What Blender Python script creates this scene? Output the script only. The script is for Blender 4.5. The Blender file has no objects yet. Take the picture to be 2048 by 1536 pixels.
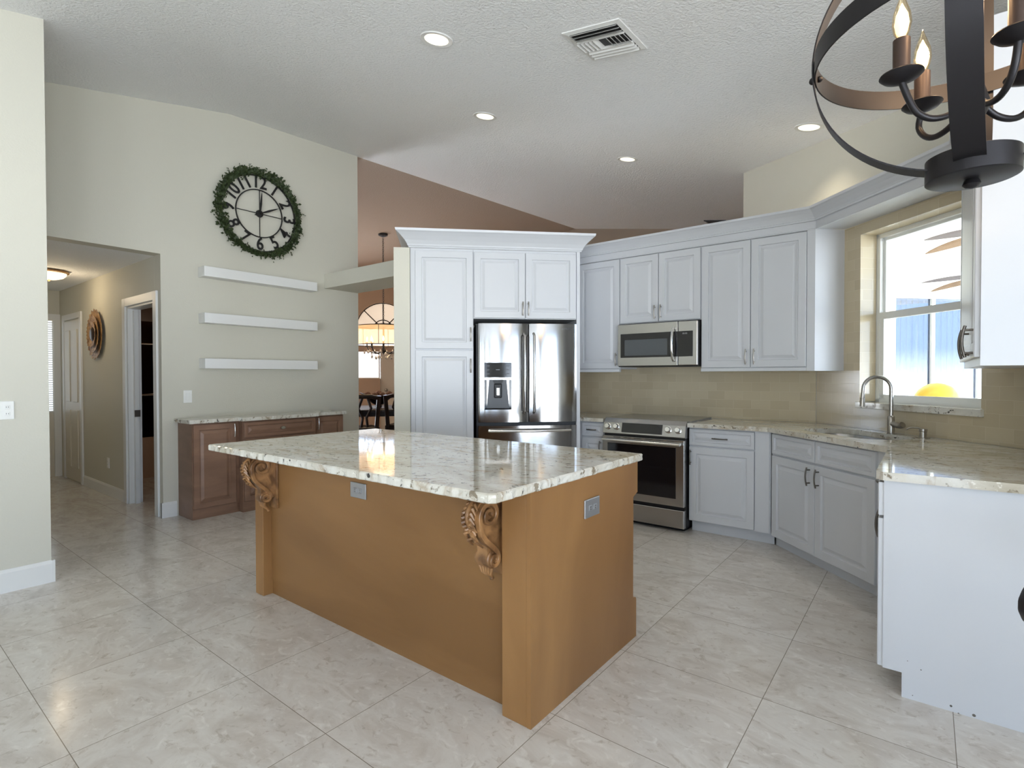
import bpy, bmesh, math, random
from mathutils import Vector, Matrix
random.seed(7)
S = bpy.context.scene
COL = S.collection
PI = math.pi
R2 = 2 ** .5

# ------------------------------------------------------------------ camera, world, sun, exposure
F_PX, YAW, PIT, ROLL, CAM_H = 1065.51, .662045, .01497, -.00143, 1.317
fw = Vector((-math.sin(YAW) * math.cos(PIT), math.cos(YAW) * math.cos(PIT), -math.sin(PIT)))
rt = Vector((math.cos(YAW), math.sin(YAW), 0)); up = rt.cross(fw)
r2 = rt * math.cos(ROLL) + up * math.sin(ROLL); u2 = -rt * math.sin(ROLL) + up * math.cos(ROLL)
cd = bpy.data.cameras.new('camera'); cam = bpy.data.objects.new('camera', cd); COL.objects.link(cam)
cam.matrix_world = Matrix(((r2.x, u2.x, -fw.x, 0), (r2.y, u2.y, -fw.y, 0), (r2.z, u2.z, -fw.z, CAM_H), (0, 0, 0, 1)))
cd.sensor_width = 36; cd.lens = F_PX * 36 / 2048; cd.clip_start = .03; cd.clip_end = 200
S.camera = cam
def ray(px, py): return fw + r2 * ((px - 1024) / F_PX) - u2 * ((py - 768) / F_PX)

wd = bpy.data.worlds.new('sky'); S.world = wd; wd.use_nodes = True
bg = wd.node_tree.nodes['Background']
def world_nodes():
    # open sky above the horizon, sunlit pale ground below it
    nt = wd.node_tree; tc = nt.nodes.new('ShaderNodeTexCoord'); sx = nt.nodes.new('ShaderNodeSeparateXYZ'); rp = nt.nodes.new('ShaderNodeValToRGB')
    ma = nt.nodes.new('ShaderNodeMath'); ma.operation = 'MULTIPLY_ADD'; ma.inputs[1].default_value = .5; ma.inputs[2].default_value = .5
    nt.links.new(tc.outputs['Generated'], sx.inputs[0]); nt.links.new(sx.outputs['Z'], ma.inputs[0]); nt.links.new(ma.outputs[0], rp.inputs[0])
    e = rp.color_ramp.elements; e[0].position = .48; e[0].color = (.93, .985, 1.05, 1); e[1].position = .52; e[1].color = (.25, .325, .44, 1)
    nt.links.new(rp.outputs[0], bg.inputs[0])
world_nodes(); bg.inputs[1].default_value = 18.5
sl = bpy.data.lights.new('sun', 'SUN'); sl.energy = 5; sl.angle = .02; sl.color = (1, .95, .86)
so = bpy.data.objects.new('sun', sl); COL.objects.link(so)
so.rotation_euler = Vector((-.50, .42, -.76)).to_track_quat('-Z', 'Y').to_euler()
def portal(loc, rot, sx, sy):
    l = bpy.data.lights.new('daylight_portal', 'AREA'); l.shape = 'RECTANGLE'; l.size = sx; l.size_y = sy
    l.cycles.is_portal = True
    o = bpy.data.objects.new('daylight_portal', l); COL.objects.link(o); o.location = loc; o.rotation_euler = rot
portal((3.18, -2.35, 1.15), (PI / 2, 0, PI / 2), 5.7, 2.2)
portal((1.4, -6.38, 1.15), (-PI / 2, 0, PI), 3.2, 2.2)
S.view_settings.view_transform = 'Standard'; S.view_settings.look = 'None'
S.view_settings.gamma = 1; S.view_settings.use_curve_mapping = False
S.view_settings.exposure = .0
S.cycles.max_bounces = 14; S.cycles.diffuse_bounces = 8; S.cycles.glossy_bounces = 5; S.cycles.transmission_bounces = 6
S.cycles.transparent_max_bounces = 12
S.cycles.sample_clamp_indirect = 8; S.cycles.caustics_reflective = False; S.cycles.caustics_refractive = False

# ------------------------------------------------------------------ helpers
class MB:
    """collects shapes into one mesh"""
    def __init__(s): s.bm = bmesh.new()
    def box(s, x0, x1, y0, y1, z0, z1, bev=0, seg=2):
        r = bmesh.ops.create_cube(s.bm, size=1)
        for v in r['verts']:
            v.co = Vector((x0 + (v.co.x + .5) * (x1 - x0), y0 + (v.co.y + .5) * (y1 - y0), z0 + (v.co.z + .5) * (z1 - z0)))
        if bev:
            es = {e for v in r['verts'] for e in v.link_edges}
            bmesh.ops.bevel(s.bm, geom=list(es), offset=bev, segments=seg, affect='EDGES', profile=.5)
        return s
    def prism(s, pts, a, b, axis='z', bev=0):
        """closed outline extruded from a to b; axis z: pts (x,y); axis x: pts (y,z); axis y: pts (x,z)"""
        f = {'z': lambda p, h: (p[0], p[1], h), 'x': lambda p, h: (h, p[0], p[1]), 'y': lambda p, h: (p[0], h, p[1])}[axis]
        lo = [s.bm.verts.new(f(p, a)) for p in pts]; hi = [s.bm.verts.new(f(p, b)) for p in pts]
        n = len(pts); fs = []
        fs.append(s.bm.faces.new(lo[::-1])); fs.append(s.bm.faces.new(hi))
        for i in range(n): fs.append(s.bm.faces.new((lo[i], lo[(i + 1) % n], hi[(i + 1) % n], hi[i])))
        bmesh.ops.recalc_face_normals(s.bm, faces=fs)
        if bev:
            es = {e for v in lo + hi for e in v.link_edges}
            bmesh.ops.bevel(s.bm, geom=list(es), offset=bev, segments=2, affect='EDGES', profile=.5)
        return s
    def loft(s, loops, cap=True, closed=False):
        vs = [[s.bm.verts.new(p) for p in l] for l in loops]
        n = len(loops[0]); fs = []
        m = len(vs)
        for i in range(m if closed else m - 1):
            A, B = vs[i], vs[(i + 1) % m]
            for k in range(n): fs.append(s.bm.faces.new((A[k], A[(k + 1) % n], B[(k + 1) % n], B[k])))
        if cap and not closed:
            fs.append(s.bm.faces.new(vs[0][::-1])); fs.append(s.bm.faces.new(vs[-1]))
        bmesh.ops.recalc_face_normals(s.bm, faces=fs)
        return s
    def tube(s, pts, r, seg=10, closed=False, cap=True, sx=1.0):
        pts = [Vector(p) for p in pts]; n = len(pts)
        rs = r if isinstance(r, (list, tuple)) else [r] * n
        loops = []; nrm = None
        for i, p in enumerate(pts):
            if closed: t = pts[(i + 1) % n] - pts[i - 1]
            else: t = pts[min(i + 1, n - 1)] - pts[max(i - 1, 0)]
            t.normalize()
            if nrm is None:
                nrm = t.orthogonal().normalized()
                if abs(t.z) < .9: nrm = (Vector((0, 0, 1)) - t * t.z).normalized()
            else:
                nrm = (nrm - t * nrm.dot(t)).normalized()
            b = t.cross(nrm)
            loops.append([p + nrm * math.cos(2 * PI * k / seg) * rs[i] + b * math.sin(2 * PI * k / seg) * rs[i] * sx for k in range(seg)])
        return s.loft(loops, cap, closed)
    def lathe(s, prof, c=(0, 0, 0), seg=24, rot=None, cap=True):
        """prof: (r, z) pairs from one end to the other"""
        c = Vector(c); loops = []
        for r, z in prof:
            r = max(r, 1e-4); l = []
            for k in range(seg):
                p = Vector((r * math.cos(2 * PI * k / seg), r * math.sin(2 * PI * k / seg), z))
                if rot is not None: p = rot @ p
                l.append(c + p)
            loops.append(l)
        return s.loft(loops, cap)
    def sphere(s, c, r, seg=16, sc=(1, 1, 1)):
        n = max(6, seg // 2)
        return s.lathe([(r * sc[0] * math.sin(PI * i / n), -r * sc[2] * math.cos(PI * i / n)) for i in range(n + 1)], c, seg)
    def band(s, c, R, w, t, ax, seg=64, a0=0, a1=2 * PI):
        """flat hoop of radius R, width w along its axis, thickness t; ax: 3x3 whose z column is the hoop's axis"""
        c = Vector(c); loops = []
        full = abs(a1 - a0) > 6.28
        for k in range(seg if full else seg + 1):
            a = a0 + (a1 - a0) * k / seg
            d = Vector((math.cos(a), math.sin(a), 0))
            l = [d * (R - t) + Vector((0, 0, -w / 2)), d * R + Vector((0, 0, -w / 2)), d * R + Vector((0, 0, w / 2)), d * (R - t) + Vector((0, 0, w / 2))]
            loops.append([c + ax @ p for p in l])
        return s.loft(loops, True, full)
    def quad(s, a, b, c, d): s.bm.faces.new([s.bm.verts.new(p) for p in (a, b, c, d)]); return s
    def tri(s, a, b, c): s.bm.faces.new([s.bm.verts.new(p) for p in (a, b, c)]); return s
    def build(s, name, mat, parent=None, smooth=0):
        me = bpy.data.meshes.new(name); s.bm.normal_update(); s.bm.to_mesh(me); s.bm.free()
        o = bpy.data.objects.new(name, me); COL.objects.link(o)
        me.materials.append(mat)
        if smooth:
            for p in me.polygons: p.use_smooth = True
            try: me.set_sharp_from_angle(angle=math.radians(smooth))
            except Exception: pass
        if parent is not None: o.parent = parent
        return o

def tag(o, label, cat, group=None):
    o['label'] = label; o['category'] = cat
    if group: o['group'] = group
    return o
def thing(name, label, cat, loc=(0, 0, 0), rotz=0, group=None):
    o = bpy.data.objects.new(name, None); COL.objects.link(o); o.empty_display_size = .1
    o.location = loc; o.rotation_euler = (0, 0, rotz)
    return tag(o, label, cat, group)
def struct(o): o['kind'] = 'structure'; return o
def lab(o, l): o['label'] = l; return o
def at(o, loc, rotz=0): o.location = loc; o.rotation_euler = (0, 0, rotz); return o
def dup(root, loc, rotz, label):
    c = root.copy(); COL.objects.link(c); c.location = loc; c.rotation_euler = (root.rotation_euler.x, root.rotation_euler.y, rotz); c['label'] = label
    for ch in list(root.children):
        k = ch.copy(); COL.objects.link(k); k.parent = c
        for g in ch.children:
            q = g.copy(); COL.objects.link(q); q.parent = k
    return c

# ------------------------------------------------------------------ materials
def srgb(r, g, b):
    f = lambda c: (c / 255 / 12.92) if c / 255 <= .04045 else ((c / 255 + .055) / 1.055) ** 2.4
    return (f(r), f(g), f(b), 1)
def mat(name, col, rough=.5, metal=0, spec=.5, bump=None, coat=0, vary=None, aniso=0):
    m = bpy.data.materials.new(name); m.use_nodes = True; nt = m.node_tree; p = nt.nodes['Principled BSDF']
    p.inputs['Base Color'].default_value = col; p.inputs['Roughness'].default_value = rough
    p.inputs['Metallic'].default_value = metal; p.inputs['Specular IOR Level'].default_value = spec
    if coat: p.inputs['Coat Weight'].default_value = coat; p.inputs['Coat Roughness'].default_value = .08
    if aniso: p.inputs['Anisotropic'].default_value = aniso
    tc = nt.nodes.new('ShaderNodeTexCoord')
    if bump:
        sc, st, det = bump
        n = nt.nodes.new('ShaderNodeTexNoise'); n.inputs['Scale'].default_value = sc; n.inputs['Detail'].default_value = det
        nt.links.new(tc.outputs['Object'], n.inputs['Vector'])
        b = nt.nodes.new('ShaderNodeBump'); b.inputs['Strength'].default_value = st; b.inputs['Distance'].default_value = .01
        nt.links.new(n.outputs['Fac'], b.inputs['Height']); nt.links.new(b.outputs['Normal'], p.inputs['Normal'])
    if vary:
        sc, col2, stretch = vary
        mp = nt.nodes.new('ShaderNodeMapping'); mp.inputs['Scale'].default_value = stretch
        nt.links.new(tc.outputs['Object'], mp.inputs['Vector'])
        n = nt.nodes.new('ShaderNodeTexNoise'); n.inputs['Scale'].default_value = sc; n.inputs['Detail'].default_value = 6; n.inputs['Distortion'].default_value = .6
        nt.links.new(mp.outputs['Vector'], n.inputs['Vector'])
        mx = nt.nodes.new('ShaderNodeMix'); mx.data_type = 'RGBA'
        rp = nt.nodes.new('ShaderNodeValToRGB'); rp.color_ramp.elements[0].position = .35; rp.color_ramp.elements[1].position = .65
        nt.links.new(n.outputs['Fac'], rp.inputs['Fac']); nt.links.new(rp.outputs['Color'], mx.inputs['Factor'])
        mx.inputs['A'].default_value = col; mx.inputs['B'].default_value = col2
        nt.links.new(mx.outputs['Result'], p.inputs['Base Color'])
    return m
def emit(name, col, st):
    m = bpy.data.materials.new(name); m.use_nodes = True; p = m.node_tree.nodes['Principled BSDF']
    p.inputs['Base Color'].default_value = (.8, .8, .8, 1)
    p.inputs['Emission Color'].default_value = col; p.inputs['Emission Strength'].default_value = st
    return m
def glass(name, tint=(1, 1, 1, 1), refl=.08, rough=.0):
    m = bpy.data.materials.new(name); m.use_nodes = True; nt = m.node_tree
    for n in list(nt.nodes): nt.nodes.remove(n)
    o = nt.nodes.new('ShaderNodeOutputMaterial'); t = nt.nodes.new('ShaderNodeBsdfTransparent'); g = nt.nodes.new('ShaderNodeBsdfGlossy')
    t.inputs[0].default_value = tint; g.inputs['Roughness'].default_value = rough
    lw = nt.nodes.new('ShaderNodeLayerWeight'); lw.inputs[0].default_value = .2
    ma = nt.nodes.new('ShaderNodeMath'); ma.operation = 'MULTIPLY_ADD'; ma.inputs[1].default_value = .5; ma.inputs[2].default_value = refl
    mx = nt.nodes.new('ShaderNodeMixShader')
    nt.links.new(lw.outputs['Fresnel'], ma.inputs[0]); nt.links.new(ma.outputs[0], mx.inputs[0])
    nt.links.new(t.outputs[0], mx.inputs[1]); nt.links.new(g.outputs[0], mx.inputs[2]); nt.links.new(mx.outputs[0], o.inputs[0])
    return m
def granite(name):
    m = bpy.data.materials.new(name); m.use_nodes = True; nt = m.node_tree; L = nt.links.new; p = nt.nodes['Principled BSDF']
    tc = nt.nodes.new('ShaderNodeTexCoord')
    def noise(sc, det, dist=0, stretch=(1, 1, 1), rgh=.6):
        mp = nt.nodes.new('ShaderNodeMapping'); mp.inputs['Scale'].default_value = stretch; mp.inputs['Rotation'].default_value = (0, 0, .5)
        L(tc.outputs['Object'], mp.inputs['Vector'])
        n = nt.nodes.new('ShaderNodeTexNoise'); n.inputs['Scale'].default_value = sc; n.inputs['Detail'].default_value = det
        n.inputs['Distortion'].default_value = dist; n.inputs['Roughness'].default_value = rgh
        L(mp.outputs[0], n.inputs['Vector']); return n.outputs['Fac']
    def ramp(f, stops):
        r = nt.nodes.new('ShaderNodeValToRGB'); e = r.color_ramp.elements
        while len(e) < len(stops): e.new(.5)
        for k, (po, c) in enumerate(stops): e[k].position = po; e[k].color = c
        L(f, r.inputs['Fac']); return r.outputs['Color']
    def mix(f, a, b):
        x = nt.nodes.new('ShaderNodeMix'); x.data_type = 'RGBA'
        L(f, x.inputs['Factor'])
        if isinstance(a, tuple): x.inputs['A'].default_value = a
        else: L(a, x.inputs['A'])
        if isinstance(b, tuple): x.inputs['B'].default_value = b
        else: L(b, x.inputs['B'])
        return x.outputs['Result']
    K = (0, 0, 0, 1); W = (1, 1, 1, 1)
    base = ramp(noise(2.4, 8, 1.2, (1, 2.2, 1)), [(.3, srgb(186, 178, 160)), (.46, srgb(208, 203, 190)), (.6, srgb(220, 217, 208)), (.75, srgb(196, 192, 182))])
    c = mix(ramp(noise(9, 8, .8, (1, 1.8, 1)), [(.55, K), (.74, W)]), base, srgb(160, 136, 104))
    c = mix(ramp(noise(26, 6, .4), [(.60, K), (.66, W)]), c, srgb(136, 124, 106))
    c = mix(ramp(noise(60, 4), [(.63, K), (.68, W)]), c, srgb(228, 224, 214))
    dark = nt.nodes.new('ShaderNodeMath'); dark.operation = 'MULTIPLY'
    a = ramp(noise(25, 6, .7, (1, 1.6, 1)), [(.605, K), (.64, W)]); b = ramp(noise(4, 4, 1.0), [(.42, K), (.56, W)])
    L(a, dark.inputs[0]); L(b, dark.inputs[1])
    c = mix(dark.outputs[0], c, srgb(42, 34, 30))
    L(c, p.inputs['Base Color']); p.inputs['Roughness'].default_value = .06; p.inputs['Specular IOR Level'].default_value = .6
    return m
def floor_mat():
    m = bpy.data.materials.new('polished_travertine'); m.use_nodes = True; nt = m.node_tree; L = nt.links.new; p = nt.nodes['Principled BSDF']
    tc = nt.nodes.new('ShaderNodeTexCoord')
    mp = nt.nodes.new('ShaderNodeMapping'); mp.inputs['Location'].default_value = (-.09 + .6096 * 40, -1.11 + .6085 * 40, 0)
    L(tc.outputs['Object'], mp.inputs[0])
    br = nt.nodes.new('ShaderNodeTexBrick'); br.offset = 0; br.squash = 1
    br.inputs['Scale'].default_value = 1; br.inputs['Brick Width'].default_value = .6096; br.inputs['Row Height'].default_value = .6085
    br.inputs['Mortar Size'].default_value = .0013; br.inputs['Mortar Smooth'].default_value = 0; br.inputs['Bias'].default_value = 0
    br.inputs['Color1'].default_value = (0, 0, 0, 1); br.inputs['Color2'].default_value = (1, 1, 1, 1); br.inputs['Mortar'].default_value = (.5, .5, .5, 1)
    L(mp.outputs[0], br.inputs['Vector'])
    sep = nt.nodes.new('ShaderNodeVectorMath'); sep.operation = 'SCALE'; sep.inputs['Scale'].default_value = 37
    L(br.outputs['Color'], sep.inputs[0])
    ad = nt.nodes.new('ShaderNodeVectorMath'); ad.operation = 'ADD'; L(tc.outputs['Object'], ad.inputs[0]); L(sep.outputs[0], ad.inputs[1])
    def noise(sc, det, dist, stretch):
        q = nt.nodes.new('ShaderNodeMapping'); q.inputs['Scale'].default_value = stretch; q.inputs['Rotation'].default_value = (0, 0, .35); L(ad.outputs[0], q.inputs[0])
        n = nt.nodes.new('ShaderNodeTexNoise'); n.inputs['Scale'].default_value = sc; n.inputs['Detail'].default_value = det; n.inputs['Distortion'].default_value = dist
        n.inputs['Roughness'].default_value = .62
        L(q.outputs[0], n.inputs['Vector']); return n.outputs['Fac']
    def ramp(f, stops):
        r = nt.nodes.new('ShaderNodeValToRGB'); e = r.color_ramp.elements
        while len(e) < len(stops): e.new(.5)
        for k, (po, c) in enumerate(stops): e[k].position = po; e[k].color = c
        L(f, r.inputs['Fac']); return r.outputs['Color']
    base = ramp(noise(2.6, 10, 1.6, (1, 1.7, 1)), [(.25, srgb(184, 176, 167)), (.45, srgb(201, 195, 188)), (.58, srgb(211, 207, 201)), (.76, srgb(193, 186, 178))])
    sp = ramp(noise(20, 8, .7, (1, 1.3, 1)), [(.57, (0, 0, 0, 1)), (.72, (1, 1, 1, 1))])
    x = nt.nodes.new('ShaderNodeMix'); x.data_type = 'RGBA'; L(sp, x.inputs['Factor']); L(base, x.inputs['A']); x.inputs['B'].default_value = srgb(172, 162, 151)
    lt = ramp(noise(13, 8, 1.0, (1, 1.5, 1)), [(.55, (0, 0, 0, 1)), (.70, (.8, .8, .8, 1))])
    x2 = nt.nodes.new('ShaderNodeMix'); x2.data_type = 'RGBA'; L(lt, x2.inputs['Factor']); L(x.outputs['Result'], x2.inputs['A']); x2.inputs['B'].default_value = srgb(223, 220, 214)
    g = nt.nodes.new('ShaderNodeMix'); g.data_type = 'RGBA'; L(br.outputs['Fac'], g.inputs['Factor']); L(x2.outputs['Result'], g.inputs['A']); g.inputs['B'].default_value = srgb(128, 119, 108)
    L(g.outputs['Result'], p.inputs['Base Color'])
    rr = nt.nodes.new('ShaderNodeMath'); rr.operation = 'MULTIPLY_ADD'; rr.inputs[1].default_value = .14; rr.inputs[2].default_value = .16
    L(sp, rr.inputs[0]); L(rr.outputs[0], p.inputs['Roughness'])
    p.inputs['Specular IOR Level'].default_value = .5
    return m
def tile_mat():
    m = bpy.data.materials.new('cream_glass_subway_tile'); m.use_nodes = True; nt = m.node_tree; L = nt.links.new; p = nt.nodes['Principled BSDF']
    tc = nt.nodes.new('ShaderNodeTexCoord'); sx = nt.nodes.new('ShaderNodeSeparateXYZ'); cx = nt.nodes.new('ShaderNodeCombineXYZ')
    a = nt.nodes.new('ShaderNodeMath'); a.operation = 'ADD'
    L(tc.outputs['Object'], sx.inputs[0]); L(sx.outputs['X'], a.inputs[0]); L(sx.outputs['Y'], a.inputs[1]); L(a.outputs[0], cx.inputs['X']); L(sx.outputs['Z'], cx.inputs['Y'])
    br = nt.nodes.new('ShaderNodeTexBrick'); br.inputs['Scale'].default_value = 1; br.inputs['Brick Width'].default_value = .154; br.inputs['Row Height'].default_value = .0785
    br.inputs['Mortar Size'].default_value = .0014; br.inputs['Mortar Smooth'].default_value = .3; br.inputs['Bias'].default_value = -.2
    br.inputs['Color1'].default_value = srgb(198, 185, 158); br.inputs['Color2'].default_value = srgb(187, 173, 146); br.inputs['Mortar'].default_value = srgb(204, 193, 168)
    L(cx.outputs[0], br.inputs['Vector']); L(br.outputs['Color'], p.inputs['Base Color'])
    b = nt.nodes.new('ShaderNodeBump'); b.invert = True; b.inputs['Strength'].default_value = .25; b.inputs['Distance'].default_value = .003
    L(br.outputs['Fac'], b.inputs['Height']); L(b.outputs['Normal'], p.inputs['Normal'])
    p.inputs['Roughness'].default_value = .12
    return m

M = {}
M['wall'] = mat('cream_wall_paint', srgb(206, 203, 190), .6, 0, .3, (90, .12, 3))
M['ceil'] = mat('white_textured_ceiling', srgb(244, 245, 246), .8, 0, .2, (60, 1.0, 5))
M['peach'] = mat('peach_wall_paint', srgb(186, 163, 142), .7, 0, .2, (90, .1, 3))
M['foyer'] = mat('taupe_foyer_paint', srgb(160, 146, 132), .7, 0, .2, (90, .1, 3))
M['dimceil'] = mat('dimmed_peach_ceiling', srgb(192, 174, 158), .8, 0, .2, (60, .6, 4))  # peach tint darkened to stand in for light falling off over the dining room
M['trim'] = mat('white_trim_paint', srgb(226, 226, 224), .35, 0, .45)
M['cab'] = mat('white_lacquered_cabinet', srgb(205, 207, 211), .32, 0, .45)
M['cabin'] = mat('dark_cabinet_gap', srgb(70, 68, 66), .8)
M['floor'] = floor_mat()
M['granite'] = granite('cream_granite')
M['tile'] = tile_mat()
M['wood'] = mat('honey_maple_wood', srgb(162, 120, 74), .36, 0, .4, None, 0, (1.6, srgb(128, 90, 52), (1, 1, .3)))
M['woodh'] = mat('honey_maple_wood_horizontal', srgb(156, 115, 71), .36, 0, .4, None, 0, (1.6, srgb(126, 90, 52), (.3, 1, 1.3)))
M['carve'] = mat('glazed_carved_wood', srgb(166, 122, 78), .32, 0, .5, None, 0, (14, srgb(104, 72, 44), (1, 1, 1)))
M['brown'] = mat('brown_stained_wood', srgb(140, 108, 88), .38, 0, .4, None, 0, (2, srgb(120, 91, 73), (1, 1, 4)))
M['steel'] = mat('stainless_steel', (.44, .43, .415, 1), .26, 1, .5, None, 0, None, .5)
M['mirsteel'] = mat('polished_stainless_steel', (.37, .365, .365, 1), .11, 1, .5)
M['chrome'] = mat('bright_brushed_metal', (.78, .77, .75, 1), .2, 1)
M['nickel'] = mat('satin_nickel', (.42, .39, .35, 1), .32, 1)
M['bronze'] = mat('dark_pewter', (.16, .145, .13, 1), .38, 1)
M['blackgl'] = mat('black_glass', (.006, .006, .008, 1), .06, 0, .5)
M['greygl'] = mat('grey_tinted_glass', (.075, .085, .095, 1), .15, 0, .5)
M['black'] = mat('black_plastic', (.012, .012, .013, 1), .45)
M['dgrey'] = mat('dark_grey_plastic', (.10, .105, .115, 1), .4)
M['cooktop'] = mat('grey_ceramic_cooktop', (.20, .19, .175, 1), .18, 0, .6)
M['iron'] = mat('dark_bronze_iron', (.022, .020, .022, 1), .42, .6, .5)
M['copper'] = mat('dark_bronze_sleeve', (.065, .04, .03, 1), .45, .3)
M['silverpl'] = mat('silver_outlet_plate', (.40, .40, .41, 1), .35, .7)
M['outw'] = mat('white_switch_plate', srgb(236, 236, 232), .3)
M['gold'] = mat('antique_gold_metal', srgb(196, 156, 104), .45, .3, .5, None, 0, (22, srgb(120, 84, 50), (1, 1, 1)))
M['leaf'] = mat('boxwood_leaf', srgb(62, 74, 42), .55, 0, .3, None, 0, (40, srgb(40, 52, 28), (1, 1, 1)))
M['blackm'] = mat('black_painted_metal', (.008, .008, .008, 1), .5)
M['dwood'] = mat('espresso_wood', srgb(44, 28, 22), .3, 0, .5)
M['bath'] = mat('brown_bath_tile', srgb(92, 66, 50), .3)
M['tub'] = mat('almond_tub', srgb(190, 160, 135), .3)
M['blind'] = mat('white_blind_slat', srgb(235, 238, 240), .5)
M['win'] = mat('white_window_vinyl', srgb(232, 234, 232), .35)
M['pane'] = glass('clear_window_pane', (.97, .98, .98, 1), .04)
M['bluepane'] = glass('blue_sliding_door_pane', (.55, .61, .72, 1), .10)
M['bulbgl'] = glass('clear_bulb_glass', (1, .90, .72, 1), .08)
M['lens'] = emit('recessed_lamp_lens', (1, .93, .66, 1), 1.5)
M['bulb'] = emit('candle_bulb_filament', (1, .76, .40, 1), 2.6)
M['flame'] = emit('glowing_candle_bulb', (1, .80, .46, 1), 22)
M['amber'] = emit('amber_ceiling_glass', (1, .80, .48, 1), 1.6)
M['crystal'] = mat('clear_crystal', (.85, .80, .74, 1), .08, .3, .8)
M['patio'] = mat('white_patio_stucco', srgb(244, 244, 238), .8, 0, .2, (30, .4, 4))
M['deck'] = mat('pale_patio_deck', srgb(225, 218, 204), .8)
M['fanleaf'] = mat('woven_palm_fan_blade', srgb(136, 112, 90), .7, 0, .3, (120, .8, 2))
M['fangrey'] = mat('grey_fan_blade', srgb(84, 76, 74), .6)
M['yellow'] = mat('yellow_vinyl', srgb(190, 160, 52), .35)
M['vblind'] = mat('pale_vertical_blind', srgb(165, 172, 184), .6)
M['door'] = mat('painted_panel_door', srgb(214, 208, 194), .4)
M['fruit'] = mat('tan_decor_ball', srgb(160, 122, 100), .6, 0, .3, (30, .6, 3), 0, (9, srgb(112, 82, 68), (1, 1, 1)))
M['navy'] = mat('black_chair_lacquer', (.010, .011, .016, 1), .35)
def shade_mat():
    m = bpy.data.materials.new('sheer_peach_shade'); m.use_nodes = True; nt = m.node_tree
    for n in list(nt.nodes): nt.nodes.remove(n)
    o = nt.nodes.new('ShaderNodeOutputMaterial'); t = nt.nodes.new('ShaderNodeBsdfTransparent'); d = nt.nodes.new('ShaderNodeBsdfTranslucent'); f = nt.nodes.new('ShaderNodeBsdfDiffuse')
    d.inputs[0].default_value = (1, .74, .45, 1); f.inputs[0].default_value = (.9, .65, .42, 1); t.inputs[0].default_value = (1, .92, .8, 1)
    a = nt.nodes.new('ShaderNodeMixShader'); a.inputs[0].default_value = .4
    b = nt.nodes.new('ShaderNodeMixShader'); b.inputs[0].default_value = .72
    L = nt.links.new
    L(d.outputs[0], a.inputs[1]); L(f.outputs[0], a.inputs[2]); L(t.outputs[0], b.inputs[1]); L(a.outputs[0], b.inputs[2]); L(b.outputs[0], o.inputs[0])
    return m
M['shade'] = shade_mat()

# ------------------------------------------------------------------ room shell
def P1(x, y): return 3.68 + .205 * (y - 1.09) - .047 * (x + 5.6)
def P2(x, y): return 2.903 - .171 * x + .045 * y
def P4(x, y): return P2(-5.62, y) + .068 * (x + 5.62)
def ZC(x, y): return min(P1(x, y), P2(x, y))
def slab(name, pts, fz, th, m):
    b = MB(); lo = [b.bm.verts.new((x, y, fz(x, y))) for x, y in pts]; hi = [b.bm.verts.new((x, y, fz(x, y) + th)) for x, y in pts]
    fs = [b.bm.faces.new(lo[::-1]), b.bm.faces.new(hi)]
    for i in range(len(pts)): fs.append(b.bm.faces.new((lo[i], lo[(i + 1) % len(pts)], hi[(i + 1) % len(pts)], hi[i])))
    bmesh.ops.recalc_face_normals(b.bm, faces=fs); bmesh.ops.triangulate(b.bm, faces=fs[:2])
    return struct(b.build(name, m))
struct(MB().prism([(-14, -6.6), (3.4, -6.6), (3.4, 2.7), (.65, 2.7), (.65, 3.95), (-1.45, 6.05), (-1.45, 9.5), (-14, 9.5)], -.12, 0).build('floor', M['floor']))
# the near ceiling slope runs down to a flat 2.44 m ceiling far behind the camera
def yflat(x): return 1.09 + (2.44 - 3.68 + .047 * (x + 5.6)) / .205
slab('ceiling', [(-5.78, yflat(-5.78)), (1.40, yflat(1.40)), (1.40, -2.90), (-5.62, 2.54), (-5.78, 2.54)], P1, .08, M['ceil'])
slab('ceiling', [(-5.78, -6.55), (3.3, -6.55), (3.3, yflat(1.40)), (1.40, yflat(1.40)), (-5.78, yflat(-5.78))], lambda x, y: 2.44, .08, M['ceil'])
slab('ceiling', [(1.40, -3.34), (3.3, -3.34), (3.3, 2.84), (.62, 2.84), (.62, 3.96), (-1.38, 5.96), (-1.38, 9.4), (-5.62, 9.4), (-5.62, 2.54)], P2, .08, M['ceil'])
slab('ceiling', [(-5.62, 2.54), (-5.62, 9.4), (-14, 9.4), (-14, 2.54)], P4, .08, M['dimceil'])
# left wall, with the hallway opening
struct(MB().prism([(1.9, 0), (4.07, 0), (4.07, P2(-5.75, 4.07)), (2.54, P2(-5.75, 2.54)), (-4.9, 2.45), (-6.4, 2.45), (-6.4, 0), (.95, 0), (.95, 2.452), (1.9, 2.452)], -5.75, -5.6, 'x').build('wall_left', M['wall']))
# near wall stub at the left edge
struct(MB().prism([(-6.4, 0), (.866, 0), (.866, P1(-4.55, .866)), (-4.7, 2.45), (-6.4, 2.45)], -4.58, -4.43, 'x').build('wall_near_left', M['wall']))
# hallway box
hz = 2.452
b = MB()
for (x0, x1, z0, z1) in ((-9.1, -6.52, 0, hz), (-6.52, -5.752, 2.035, hz)): b.box(x0, x1, 1.9, 2.02, z0, z1)
struct(b.build('wall_hall_right', M['wall']))
struct(MB().box(-9.1, -5.75, .83, .95, 0, hz).build('wall_hall_left', M['wall']))
struct(MB().box(-9.22, -9.1, .83, 2.02, 0, hz).build('wall_hall_end', M['wall']))
struct(MB().box(-9.22, -5.75, .83, 2.02, hz, hz + .06).build('ceiling_hall', M['ceil']))
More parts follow.
